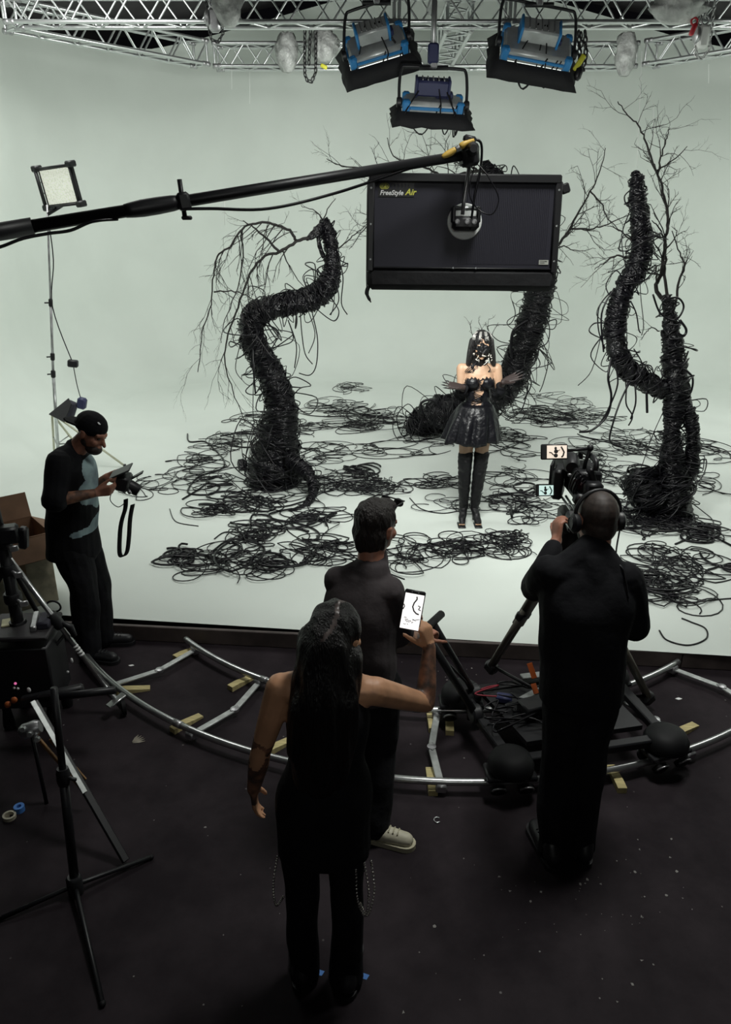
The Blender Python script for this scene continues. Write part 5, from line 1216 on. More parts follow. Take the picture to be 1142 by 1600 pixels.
# ---- performer in black
def performer():
    X0, Y0 = 0.995, 6.72
    root = empty('person', V(X0, Y0, STZ), 'person in a black corset dress, mask and thigh boots, arms held out', 'person')
    hc = V(1.015, 6.70, 1.80); fw = V(0.05, -1, -0.22); up = (0, 0, 1)
    sA, eA, wA = V(0.855, 6.74, 1.585), V(0.855, 6.71, 1.355), V(0.855, 6.53, 1.455); sB, eB, wB = V(1.17, 6.74, 1.585), V(1.205, 6.72, 1.36), V(1.195, 6.54, 1.50)
    mb = MB(); Mh = head(mb, hc, fw, up, 0.97, V(1.012, 6.745, 1.62), 0.047)
    mb.cap(sA + V(0.03, 0, 0), 0.045, sB - V(0.03, 0, 0), 0.045); mb.ell((1.012, 6.735, 1.50), (0.140, 0.085, 0.14))
    for q in (-1, 1): mb.ell((1.012 + q * 0.065, 6.67, 1.475), (0.062, 0.06, 0.058))
    mb.ell((1.012, 6.735, 1.34), (0.105, 0.078, 0.14)); mb.ell((1.01, 6.73, 1.20), (0.145, 0.10, 0.13))
    arm(mb, sA, eA, wA, 1, 0.042); arm(mb, sB, eB, wB, 1, 0.042)
    hand(mb, wA, (-1, -0.15, 0.22), (0.1, -0.5, 0.8), -1, (-4, 4, 4), 0.2, 1.1, (0.5, 0.7, 0.45)); hand(mb, wB, (0.85, -0.1, 0.42), (-0.2, -0.6, 0.75), 1, (-4, 6, 6), 0.2, 1.1, (0.5, 0.7, 0.45))
    L = [(V(0.935, 6.73, 1.16), V(0.925, 6.72, 0.70), V(0.935, 6.74, 0.30)), (V(1.085, 6.73, 1.16), V(1.07, 6.72, 0.70), V(1.04, 6.74, 0.30))]
    for h, k, a in L: leg(mb, h, k, a, (0.088, 0.056, 0.054, 0.036))
    b = blob('body', mb, M_skin2, root, 0.0065, 3); eyes(root, hc, Mh, .97)
    paint(b, M_glove, lambda p, n: (p.y < 6.607 and 1.28 < p.z < 1.66 and (p.x < 0.925 or p.x > 1.10)) or (p.y < 6.69 and (seg_dist(p, eA, wA) < 0.06 and p.x < 0.90 or seg_dist(p, eB, wB) < 0.06 and p.x > 1.15)))
    # pointed nails on the gloves
    for w, f, n, sd in ((wA, V(-1, -0.15, 0.22), V(0.1, -0.5, 0.8), -1), (wB, V(0.85, -0.1, 0.42), V(-0.2, -0.6, 0.75), 1)):
        f = f.normalized(); n = (n - f * n.dot(f)).normalized(); t = f.cross(n) * sd
        for o_, l_, k_ in zip((0.030, 0.0105, -0.0095, -0.028), (0.070, 0.079, 0.073, 0.056), (0.084, 0.088, 0.083, 0.074)):
            d = (f + t * 0.2 * (o_ / 0.03)).normalized(); p = w + f * k_ * 1.1 + t * o_ * 1.1 + d * l_ * 1.03
            MB().tube([p, p + d * 0.018, p + d * 0.034], [0.007, 0.005, 0.001], 6).build('nail', M_blk, root)
    # puffed cuffs at the elbows
    for e, w in ((eA, wA), (eB, wB)):
        mb = MB(); mb.cap(lerp(e, w, -0.12), 0.052, lerp(e, w, 0.55), 0.050); blob('glove_cuff', mb, M_blackcloth, root, 0.007, 2, disp=(0.02, 22, 1.0, (1, 1, 1)))
    # corset: shell over the torso, open along a slanting laced gap in front
    mb = MB(); mb.ell((1.012, 6.735, 1.47), (0.150, 0.092, 0.10))
    for q in (-1, 1): mb.ell((1.012 + q * 0.066, 6.665, 1.472), (0.068, 0.066, 0.062))
    mb.ell((1.012, 6.735, 1.34), (0.113, 0.086, 0.15)); mb.ell((1.01, 6.73, 1.21), (0.153, 0.108, 0.12))
    co = blob('corset', mb, M_leather, root, 0.006, 2)
    import bmesh
    bm = bmesh.new(); bm.from_mesh(co.data); off = wloc(co)
    def gap(p):
        if p.y > 6.71: return p.z > 1.53
        zc = p.z; xc = lerp(0.985, 1.022, (zc - 1.24) / 0.25); w = 0.034 if zc < 1.40 else 0.012
        w *= 1 + 0.35 * math.sin(zc * 60)
        return (1.235 < zc < 1.50 and abs(p.x - xc) < w) or zc > 1.505 + 0.018 * math.cos((abs(p.x - 1.012) - 0.066) * 30) + 0.006 * math.sin(p.x * 190)
    bmesh.ops.delete(bm, geom=[f for f in bm.faces if gap(f.calc_center_median() + off)], context='FACES'); bm.to_mesh(co.data); bm.free()
    rnd = random.Random(5); mb = MB()
    for k in range(26):
        z = rnd.uniform(1.24, 1.48); xc = lerp(0.985, 1.022, (z - 1.24) / 0.25); y = 6.648 if z < 1.42 else 6.64
        x1 = xc - 0.045; x2 = xc + 0.045; z2 = z + rnd.uniform(-0.05, 0.05); zm = (z + z2) / 2
        yy = lambda x, zz: 6.735 - 0.083 * math.sqrt(max(0.05, 1 - ((x - 1.012) / 0.125) ** 2)) - 0.006
        mb.tube([V(x1, yy(x1, z), z), V(xc + rnd.uniform(-.015, .015), yy(xc, zm) - 0.003, zm), V(x2, yy(x2, z2), z2)], 0.0032, 5)
    mb.build('corset_lacing', M_leather, root, kind='stuff')
    MB().tube(spline([(0.96, 6.672, 1.535), (0.985, 6.67, 1.57), (0.99, 6.69, 1.62)], 5), 0.004, 5).build('neck_strap', M_leather, root); 
    mb = MB()
    for k in range(9):
        a = rnd.uniform(-1.2, 1.2); x = 1.012 + 0.10 * math.sin(a); mb.tube(spline([(1.012 + 0.05 * math.sin(a), 6.69, 1.645), (x, 6.675, 1.60 + rnd.uniform(-.01, .02)), (x + rnd.uniform(-.05, .05), 6.675, 1.565), (x + rnd.uniform(-.06, .06), 6.67, 1.545 + rnd.uniform(0, .03))], 4), 0.003, 5)
    mb.build('collar_twigs', M_leather, root, kind='stuff')
    # skirt with deep glossy folds
    rows = []; n = 72
    for i in range(13):
        t = i / 12; z = lerp(1.27, 0.925, t); rx = 0.126 + 0.125 * t ** 0.6; ry = 0.095 + 0.115 * t ** 0.6; ring = []
        for j in range(n):
            a = 2 * math.pi * j / n; k = 1 + (0.05 + 0.07 * t) * (0.7 * math.sin(9 * a + 0.7) + 0.5 * math.sin(17 * a + 2) + 0.5 * noise.noise(Vector((3 * math.cos(a), 3 * math.sin(a), 2 * t)))) * min(1, t * 2.2)
            ring.append(V(1.005 - 0.035 * t + rx * k * math.cos(a), 6.73 + ry * k * math.sin(a), z + 0.012 * t * math.sin(5 * a)))
        rows.append(ring)
    mb = MB(); mb.grid(rows, True); o = mb.build('skirt', M_leather, root); md = o.modifiers.new('t', 'SOLIDIFY'); md.thickness = 0.006
    # thigh boots
    for (h, k, a), dx in zip(L, (-0.03, 0.02)):
        mb = MB(); top = lerp(h, k, 0.80)
        mb.chain([top, k, lerp(k, a, 0.35), a], [0.072, 0.066, 0.062, 0.046]); toe = V(a.x + dx, a.y - 0.15, STZ + 0.035)
        mb.chain([a, V(a.x, a.y, STZ + 0.13)], [0.046, 0.042]); mb.cap(V(a.x, a.y, STZ + 0.13), 0.040, lerp(V(a.x, a.y, STZ + 0.13), toe, 0.6), 0.034); mb.cap(lerp(V(a.x, a.y, STZ + 0.13), toe, 0.6), 0.034, toe, 0.030)
        bo = blob('boot', mb, M_leather2, root, 0.006, 3, disp=(0.008, 16, a.x, (1, 1, 2)))
        MB().tube([V(a.x, a.y + 0.03, STZ + 0.12), V(a.x, a.y + 0.04, STZ)], [0.022, 0.009], 8).build('heel', M_blk, bo)
        MB().rbox(toe + V(0, 0.02, -0.026), (0.072, 0.13, 0.016), None, 0.006).build('sole', M_blk, bo, 'angle')
        for q in range(4): MB().ell(toe + V(-0.024 + q * 0.014, -0.028, 0.0), (0.007, 0.012, 0.007), None, 8, 6).build('toe', M_skin2, bo)
    # hair: straight, to the shoulders, parted over a forehead
    mb = MB(); mb.ell(hc + V(0, 0.012, 0.035), (0.088, 0.096, 0.092)); 
    for q in (-1, 1): mb.chain([hc + V(q * 0.07, 0.0, 0.03), hc + V(q * 0.088, 0.0, -0.06), hc + V(q * 0.105 + (0.012 if q > 0 else 0), 0.0, -0.165)], [0.036, 0.034, 0.026])
    mb.chain([hc + V(0, 0.06, 0.02), hc + V(0, 0.065, -0.10), hc + V(0, 0.06, -0.20)], [0.085, 0.085, 0.075])
    hr = blob('hair', mb, M_hair, root, 0.006, 2, disp=(0.007, 40, 6.0, (1, 1, 0.1)))
    # mask of dark twigs with pale bone-like pieces at the chin
    mb = MB(); mb.ell(hc + Mh @ V(0, 0.045, -0.022), (0.064, 0.075, 0.070), Mh); ms = blob('mask', mb, M_leather2, root, 0.006, 2, disp=(0.012, 45, 2.0, (1, 1, 1)))
    rnd = random.Random(8)
    for nm, m, cnt, zr in (('mask_twigs', M_leather, 46, (-0.03, 0.10)), ('mask_bones', mat('pale_bone_pieces', (0.62, 0.60, 0.55), 0.5), 16, (-0.135, -0.06))):
        mb = MB()
        for k in range(cnt):
            z = rnd.uniform(*zr); a = rnd.uniform(-1.15, 1.15); ra = 0.099 if z > -0.05 else 0.092 + (-0.05 - z) * 0.25; zz = z + rnd.uniform(-0.045, 0.02); a2 = a + rnd.uniform(-0.5, 0.5)
            sc_ = math.sqrt(max(0.15, 1 - ((z - 0.0) / 0.145) ** 2)) if z > 0 else 1
            mb.tube([hc + V(ra * 0.9 * math.sin(a) * sc_, -ra * math.cos(a) * sc_, z), hc + V(ra * 0.92 * math.sin((a + a2) / 2) * sc_, -(ra + 0.006) * math.cos((a + a2) / 2) * sc_, (z + zz) / 2), hc + V(ra * 0.9 * math.sin(a2) * sc_, -ra * math.cos(a2) * sc_, zz)], rnd.uniform(0.0022, 0.0045), 5)
        mb.build(nm, m, root, kind='stuff')
    mb = MB()
    for k in range(18):
        a = rnd.uniform(-1.3, 1.3); mb.tube([hc + V(0.06 * math.sin(a), -0.05 * math.cos(a), 0.115), hc + V(0.088 * math.sin(a), -0.083 * math.cos(a), 0.075), hc + V(0.092 * math.sin(a), -0.092 * math.cos(a), 0.045)], 0.003, 5)
    mb.build('crown_band', mat('pale_silver_thread', (0.45, 0.44, 0.42), 0.4, metal=0.5), root, kind='stuff')
    # twig crown
    for k, (x, y, tip) in enumerate(((-0.075, 0.0, (-0.115, 0.0, 0.19)), (0.07, 0.0, (0.05, 0.0, 0.245)), (0.085, 0.0, (0.12, 0.0, 0.20)), (0.0, 0.0, (-0.01, 0.0, 0.19)))):
        mb = MB(); a = hc + V(x, y, 0.07); tw = random.Random(k + 3); twig_rec(mb, a, (V(*tip) - V(x, y, 0.07)).normalized(), (V(*tip) - V(x, y, 0.07)).length, 0.0035, 2, tw, 0); mb.build('crown_twig', M_twig, root)
performer()

# ------------------------------------------------------------------ curved dolly track
TC = V(0.56, 6.20, 0); RA, RB = 2.41, 3.03
M_rail = mat('track_steel', (0.55, 0.56, 0.56), 0.28, metal=0.9, var=0.1, scale=10)
M_slp = mat('galvanised_bar', (0.45, 0.47, 0.46), 0.45, metal=0.55, var=0.15, scale=25)
M_wood = mat('pine_wedge_wood', (0.50, 0.42, 0.20), 0.7, var=0.2, scale=5, stretch=(2, 12, 2))
def on(r, phi, z=0.0): return TC + V(r * math.sin(R(phi)), -r * math.cos(R(phi)), z)
def track():
    root = empty('dolly_track', on(2.8, -4), 'curved silver dolly track lying on the dark floor', 'track')
    for r, a0, a1 in ((RA, -49, 39), (RB, -58, 54)):
        cuts = [a0, -30 if r == RA else -33, -6 if r == RA else 12, a1]
        for i in range(3):
            pts = [on(r, a, 0.075) for a in np.linspace(cuts[i], cuts[i + 1], 26)]
            MB().tube(pts, 0.020, 12).build('rail', M_rail, root)
            if i: MB().tube([on(r, cuts[i] + d, 0.075) for d in (-0.5, 0.5)], 0.0225, 12).build('rail_joint', M_steel, root)
    for phi in (-46, -31, -17.5, -3.1, 10.5, 24, 37.5):
        k = 2.2 if phi != -3.1 else -1.6
        a, m_, b = on(RA, phi, 0.045), on((RA + RB) / 2, phi + k * 0.55, 0.045), on(RB, phi, 0.045)
        for p, q in ((a, m_), (m_, b)):
            d = q - p; M = look(d); o = MB().rbox((p + q) / 2, (0.040, d.length + 0.01, 0.012), M, 0.003).build('sleeper_bar', M_slp, root, 'angle')
            for t in (0.08, 0.92):
                MB().lathe(lerp(p, q, t) + V(0, 0, 0.006), (0, 0, 1), [(0.008, 0), (0.008, 0.005), (0.003, 0.006)], 8).build('bolt', M_steel, o)
        MB().lathe(m_, (0, 0, 1), [(0.026, -0.008), (0.026, 0.010), (0.012, 0.014)], 12).build('hinge', M_steel, root, 'angle')
        for p in (a, b): MB().rbox(p + V(0, 0, -0.0), (0.06, 0.06, 0.05), rotm(0, 0, phi), 0.008).build('rail_shoe', M_steel, root, 'angle')
track()
WG = [((293, 1022), 40, 'wooden wedge under the far rail at the track end'), ((379, 1068), 40, 'wooden wedge under the far rail left of the person with the phone'), ((208, 1080), 75, 'wooden wedge with rounded end beside the castor'), ((292, 1132), 40, 'wooden wedge under the near rail at left'),
      ((436, 1168), 45, 'wooden wedge beside the elbow of the person with the phone'), ((674, 1128), 0, 'left one of two wedges under the far rail in the middle'), ((702, 1132), 5, 'right one of two wedges under the far rail in the middle'), ((674, 1222), 0, 'wooden wedge under the near rail in the middle'), ((1070, 1143), 55, 'wooden wedge under the near rail at right'), ((962, 1218), 0, 'wooden wedge under the near rail beside the legs of the operator')]
for (u, v), rz, lab in WG:
    p = G(u, v, 0.0); M = rotm(0, 0, -rz); L_ = 0.21
    prof = [(-L_ / 2, 0.0), (L_ / 2, 0.0), (L_ / 2, 0.012), (-L_ / 2 + 0.06, 0.034), (-L_ / 2, 0.034)]
    P = [p + M @ V(-0.024, y, z) for y, z in prof]
    tag(MB().prism(P[::-1], M @ V(1, 0, 0), 0.048).build('wooden_wedge', M_wood, smooth=False), lab, 'wedge', 'wooden wedges under the track')

# ------------------------------------------------------------------ dolly with tripod and film camera
M_rub = mat('black_rubber', (0.005, 0.005, 0.006), 0.6, spec=0.25)
M_or = mat('orange_tape', (0.75, 0.16, 0.03), 0.6)
M_trip = mat('dark_tripod_tube', (0.15, 0.14, 0.115), 0.4, metal=0.3)
def dolly():
    root = empty('camera_dolly', V(1.15, 3.7, 0), 'black camera dolly standing on the curved track', 'dolly')
    zc = 0.20
    corners = [on(RB, 3.6), on(RB, 20.5), on(RA, 0.2), on(RA, 23)]
    d0, d1, d2, d3 = [c + V(0, 0, zc) for c in corners]
    P = [lerp(d0, d1, 0.12) + V(0, 0.10, 0), lerp(d0, d1, 0.88) + V(0, 0.10, 0), lerp(d2, d3, 0.88) - V(0, 0.06, 0), lerp(d2, d3, 0.12) - V(0, 0.06, 0)]
    MB().prism(P, (0, 0, 1), 0.03).build('deck', M_blk, root, False)
    for a, b in ((d0, d1), (d2, d3), (d0, d2), (d1, d3)):
        M = look(b - a); MB().rbox((a + b) / 2, (0.06, (b - a).length, 0.05), M, 0.008).build('frame_beam', M_blkm, root, 'angle')
    M = look(d3 - d2); MB().rbox((d2 + d3) / 2 + V(0.12, 0.02, 0.06), (0.055, 0.46, 0.018), M, 0.004).build('cross_bar', M_slp, root, 'angle')
    MB().rbox(lerp(d2, d3, 0.62) + V(-0.1, -0.14, 0.05), (0.045, 0.40, 0.016), rotm(0, 0, -52), 0.004).build('cross_bar', M_slp, root, 'angle')
    for i, c in enumerate(corners):
        ax = (c - TC); ax.z = 0; ax.normalize(); tg = V(-ax.y, ax.x, 0)
        w = MB().lathe(c + V(0, 0, 0.15), (0, 0, 1), [(0.095, 0), (0.118, 0.015), (0.120, 0.05), (0.10, 0.088), (0.06, 0.108), (0.02, 0.113)], 24).build('wheel_guard', M_rub, root, 'angle')
        MB().rbox(c + V(0, 0, 0.135), (0.14, 0.26, 0.03), look(tg), 0.008).build('bogie_plate', M_blkm, w, 'angle')
        for s_ in (-1, 1):
            for e in (-1, 1):
                q = c + tg * (s_ * 0.072) + ax * (e * 0.062) + V(0, 0, 0.085)
                MB().lathe(q - ax * 0.014 * e, (ax * e + V(0, 0, -0.6)).normalized(), [(0.022, 0), (0.042, 0.004), (0.042, 0.03), (0.020, 0.038)], 18).build('skate_wheel', M_rub, w, 'angle')
                MB().torus(q + ax * 0.018 * e, (ax * e + V(0, 0, -0.6)).normalized(), 0.034, 0.005, 18, 6).build('wheel_rim', M_steel, w)
    # push bar with handle, held by the grip
    h0 = A(662, 985, 3.36); h1 = A(676, 972, 3.46); b0 = lerp(d0, d2, 0.62) + V(-0.02, 0, 0.02); b1 = lerp(d0, d2, 0.95) + V(0.06, 0.0, 0.02)
    pb = MB().tube([h0, b0], 0.022, 10).build('push_bar', M_blk, root)
    MB().tube([h1, b1], 0.018, 10).build('push_bar', M_blk, root)
    MB().tube([h0 + (h0 - h1), h0, h1, h1 + (h1 - h0)], 0.022, 10).build('handle', M_rub, pb)
    MB().tube([lerp(h0, b0, .25), lerp(h1, b1, .9)], 0.008, 8).build('brace_rod', M_blkm, pb)
    for q in (b0, b1): MB().lathe(q, (1, 0.3, 0), [(0.045, -0.03), (0.055, -0.02), (0.055, 0.02), (0.045, 0.03)], 14).build('pivot', M_blk, pb, 'angle')
    # orange tape flags and loose cables on deck
    for (u0, v0, u1, v1) in ((827, 1036, 835, 1060), (833, 1068, 838, 1084)):
        a, b = A(u0, v0, 3.62), A(u1, v1, 3.58); M = look(b - a, (0, -1, 0.2)); MB().rbox((a + b) / 2, (0.03, (b - a).length, 0.004), M, 0.001).build('orange_tape', M_or, root, False)
    rnd = random.Random(4)
    for k in range(9):
        c = lerp(d0, d2, rnd.uniform(.3, .9)) + V(rnd.uniform(0.1, 0.5), rnd.uniform(-.1, .1), 0.045)
        MB().tube(spline([tuple(c + V(rnd.uniform(-.16, .16), rnd.uniform(-.1, .1), rnd.uniform(0, .05))) for _ in range(5)], 6), 0.005, 5).build('cable', mat('red_cable', (0.25, 0.015, 0.03), 0.4) if k == 3 else M_cable, root)
    MB().rbox(lerp(d0, d2, .6) + V(0.30, 0, 0.07), (0.16, 0.12, 0.08), rotm(0, 0, 20), 0.01).build('battery_box', M_blk, root, 'angle')
    MB().rbox(lerp(d0, d2, .75) + V(0.18, 0.02, 0.055), (0.09, 0.06, 0.04), rotm(0, 0, -15), 0.008).build('receiver_box', M_navy, root, 'angle')
    # tripod
    ap = V(1.06, 3.62, 1.24)
    tr = empty('tripod', V(1.02, 3.62, zc), 'dark tripod on the dolly carrying the film camera', 'tripod')
    f1 = A(768, 1040, 4.0); f2 = A(1012, 1088, 3.9); f3 = V(1.0, 3.36, zc + 0.06)
    for f in (f1, f2, f3):
        side = (f - ap).cross(V(0, 0, 1)).normalized() * 0.022
        lg = MB().tube([ap + (f - ap) * 0.06, lerp(ap, f, 0.62)], 0.036, 10, flat=0.7).build('leg', M_trip, tr)
        for s_ in (-1, 1): MB().tube([lerp(ap, f, 0.5) + side * s_, f + side * s_ * 0.7], 0.018, 8).build('lower_tube', M_trip, lg)
        MB().rbox(lerp(ap, f, 0.55), (0.09, 0.06, 0.05), look(f - ap), 0.01).build('leg_clamp', M_blk, lg, 'angle')
        MB().rbox(f + V(0, 0, -0.01), (0.07, 0.07, 0.08), look(f - ap), 0.015).build('foot', M_blk, lg, 'angle')
        MB().tube([V(1.02, 3.62, zc + 0.10), f + V(0, 0, 0.0)], 0.010, 8).build('spreader_arm', M_blkm, tr)
    MB().lathe(ap + V(0, 0, -0.06), (0, 0, 1), [(0.07, 0), (0.08, 0.02), (0.08, 0.06), (0.06, 0.09), (0.055, 0.14)], 20).build('bowl', M_blk, tr, 'angle')
    MB().rbox(ap + V(0, 0, 0.13), (0.12, 0.15, 0.12), None, 0.02).build('fluid_head', M_blk, tr, 'angle')
    MB().tube([ap + V(0.06, -0.02, 0.12), ap + V(0.12, -0.34, 0.0)], 0.010, 8).build('pan_handle', M_blkm, tr)
    # film camera
    c = A(912, 752, 3.58)
    cm = empty('film_camera', c - V(0, 0, 0.1), 'black film camera with two small monitors on the tripod', 'camera')
    MB().rbox(c + V(0.0, 0.02, 0.0), (0.13, 0.22, 0.15), None, 0.012).build('camera_body', M_blk, cm, 'angle')
    MB().rbox(c + V(0.01, -0.13, -0.02), (0.085, 0.07, 0.12), None, 0.012).build('battery', M_blkm, cm, 'angle')
    MB().lathe(c + V(-0.01, 0.12, 0.0), (0, 1, 0), [(0.045, 0), (0.055, 0.03), (0.055, 0.14), (0.065, 0.16), (0.065, 0.2)], 20).build('lens', M_blk, cm, 'angle')
    mbx = A(873, 752, 3.72)
    MB().rbox(mbx, (0.055, 0.15, 0.16), rotm(0, 0, -20), 0.012).build('matte_box', M_blk, cm, 'angle')
    MB().rbox(mbx + V(-0.03, 0.04, 0.02), (0.012, 0.13, 0.15), rotm(0, 0, -20), 0.004).build('matte_box_flag', M_blkm, cm, 'angle')
    MB().tube(spline([tuple(c + V(0.02, -0.10, 0.09)), tuple(c + V(0.02, -0.08, 0.135)), tuple(c + V(0.0, 0.08, 0.135)), tuple(c + V(0.0, 0.1, 0.09))], 5), 0.014, 8).build('top_handle', M_blk, cm)
    q = A(893, 725, 3.62); MB().lathe(q + V(0, 0.0, 0), (0.2, 1, 0.1), [(0.03, -0.05), (0.04, -0.03), (0.042, 0.05), (0.03, 0.06)], 16).build('microphone_pod', M_blk, cm, 'angle')
    MB().tube([A(886, 704, 3.55), A(920, 701, 3.55)], 0.008, 8).build('monitor_arm', M_blk, cm); MB().tube([A(922, 700, 3.55), A(915, 722, 3.55), A(912, 735, 3.57)], 0.010, 8).build('monitor_arm', M_blk, cm)
    MB().ell(A(922, 700, 3.55), (0.018, 0.018, 0.018), None, 12, 8).build('ball_joint', M_blk, cm)
    for s_ in (-1, 1):
        MB().tube([A(881 + s_ * 3, 776 - s_, 3.65), A(901 + s_ * 3, 806, 3.42)], 0.0065, 8).build('support_rod', M_alu, cm); MB().tube([A(890 + s_ * 5, 818, 3.35), A(900 + s_ * 4, 832, 3.28)], 0.005, 8).build('support_rod', M_alu, cm)
    MB().rbox(A(895, 815, 3.36), (0.06, 0.10, 0.07), rotm(20, 0, 0), 0.012).build('hand_grip', M_blk, cm, 'angle')
    MB().rbox(A(925, 745, 3.5), (0.03, 0.05, 0.10), rotm(0, -20, 0), 0.008).build('side_handle', M_blk, cm, 'angle')
    MB().ell(A(911, 778, 3.40), (0.007, 0.005, 0.007), None, 10, 6).build('tally_lamp', mat('red_tally_lamp', (0.6, 0.02, 0.05), 0.4, emit=(1, 0.03, 0.12), estr=2.5), cm)
    MB().rbox(A(906, 780, 3.45), (0.06, 0.06, 0.06), rotm(0, 15, 0), 0.012).build('viewfinder', M_blk, cm, 'angle')
    for k in range(5):
        a_ = A(905 + 3 * k, 738 + 4 * k, 3.5); MB().tube(spline([tuple(a_), tuple(a_ + V(-0.03, -0.05, 0.02)), tuple(a_ + V(-0.05, -0.03, -0.06)), tuple(a_ + V(-0.02, 0.0, -0.12))], 5), 0.004, 5).build('cable', M_cable, cm)
    for k in range(4): MB().rbox(A(890 + 9 * k, 742 + 7 * (k % 3), 3.49), (0.018, 0.012, 0.012), rotm(0, 30 * k, 0), 0.003).build('switch', M_steel, cm, 'angle')
    dk = mat('screen_dark', (0.02, 0.02, 0.025), 0.4)
    for u, v, w, h, off, col, es, nm in ((866, 706, 0.128, 0.076, 0.012, (1.0, 0.83, 0.66), 0.8, 'upper'), (852, 766, 0.094, 0.060, 0.004, (0.72, 1.0, 0.92), 0.75, 'lower')):
        p = A(u, v, 3.55); M = look(V(0.12, 1, -0.25)) @ rotm(0, -3, 0)
        def P(x, y, z): return p + M @ V(x, y, z)
        mo = MB().rbox(P(0, 0.012, 0), (w, 0.024, h), M, 0.005).build('monitor', M_blk, cm, 'angle')
        sw, sh_ = w * 0.74, h * 0.82
        MB().box(P(off, -0.0008, 0), (sw, 0.002, sh_), M).build('screen', mat('screen_' + nm, (0.5, 0.5, 0.5), 0.3, emit=col, estr=es), mo, False)
        k = sh_ / 0.062; mb = MB()
        mb.tube([P(off + x * k, -0.0022, z * k) for x, z in ((-0.037, -0.002), (-0.026, -0.004), (-0.018, -0.014), (-0.008, -0.014))], 0.003 * k, 5)
        mb.ell(P(off - 0.006 * k, -0.002, 0.017 * k), (0.006 * k, 0.001, 0.008 * k), M, 10, 6); mb.ell(P(off - 0.004 * k, -0.002, 0.002 * k), (0.010 * k, 0.001, 0.010 * k), M, 10, 6); mb.ell(P(off - 0.005 * k, -0.002, -0.018 * k), (0.010 * k, 0.001, 0.010 * k), M, 10, 6)
        mb.tube([P(off + x * k, -0.0022, z * k) for x, z in ((0.004, 0.004), (0.014, 0.010))], 0.002 * k, 5)
        mb.tube([P(off + x * k, -0.0022, z * k) for x, z in ((0.020, 0.025), (0.028, 0.010), (0.034, -0.002), (0.030, -0.018), (0.022, -0.027))], 0.004 * k, 5)
        mb.build('screen_picture', dk, mo)
dolly()

# ------------------------------------------------------------------ cardboard boxes at the left edge of the stage
M_card = mat('cardboard', (0.20, 0.115, 0.07), 0.85, var=0.12, scale=8)
M_card2 = mat('pale_worn_cardboard', (0.24, 0.215, 0.155), 0.85, var=0.3, scale=10)
def cartons():
    c = V(-2.62, 5.12, STZ); M = rotm(0, 0, 40); W, D, Hh = 0.44, 0.40, 0.36
    def P(x, y, z): return c + M @ V(x, y, z)
    lo = empty('cardboard_box', c, 'pale closed cardboard box at the stage edge, lower of two', 'box', 'cardboard boxes behind the person in the cap')
    MB().rbox(P(0, 0, Hh / 2), (W, D, Hh), M, 0.006).build('carton', M_card2, lo, 'angle')
    MB().box(P(0, 0, Hh + 0.001), (0.05, D * 1.002, 0.002), M).build('tape', mat('brown_tape', (0.12, 0.08, 0.045), 0.4), lo, False)
    for q in (-1, 1): MB().box(P(0, q * (D / 2 + 0.001), Hh * 0.87), (0.05, 0.002, Hh * 0.26), M).build('tape', mat('brown_tape', (0, 0, 0)), lo, False)
    c2 = c + V(0, 0, Hh + 0.003); W2, D2, H2 = 0.46, 0.42, 0.20
    def Q(x, y, z): return c2 + M @ V(x, y, z)
    up = empty('cardboard_box', c2, 'open brown cardboard box with raised flaps, upper of two', 'box', 'cardboard boxes behind the person in the cap')
    MB().box(Q(0, 0, 0.004), (W2, D2, 0.008), M).build('bottom', M_card, up, False)
    for q in (-1, 1):
        MB().box(Q(q * W2 / 2, 0, H2 / 2), (0.007, D2, H2), M).build('side', M_card, up, False); MB().box(Q(0, q * D2 / 2, H2 / 2), (W2, 0.007, H2), M).build('side', M_card, up, False)
    for (x, y, rx, ry, sx, sy) in ((0, -D2 / 2, 140, 0, W2, 0.19), (0, D2 / 2, 60, 0, W2, 0.19), (W2 / 2, 0, 0, 125, 0.19, D2), (-W2 / 2, 0, 0, 240, 0.19, D2)):
        hinge = Q(x, y, H2)
        if rx: d = V(0, math.copysign(math.sin(R(rx)), y), -math.cos(R(rx))) if rx < 90 else V(0, math.copysign(math.sin(R(rx)), y), math.cos(R(rx)))
        else: d = V(math.copysign(1, x) * math.sin(R(60)), 0, math.cos(R(60)) if x < 0 else -math.cos(R(60)) * 0.9)
        if rx == 60: d = V(0, 0.35, 0.93)
        e = M @ d.normalized(); a = M @ (V(1, 0, 0) if rx else V(0, 1, 0)); ln = sx if rx else sy; wd = sy if rx else sx
        pts = [hinge - a * ln / 2, hinge + a * ln / 2, hinge + a * ln / 2 + e * wd, hinge - a * ln / 2 + e * wd]
        n = (pts[1] - pts[0]).cross(pts[2] - pts[0]).normalized(); MB().prism(pts, n, 0.006).build('flap', M_card, up, False)
cartons()

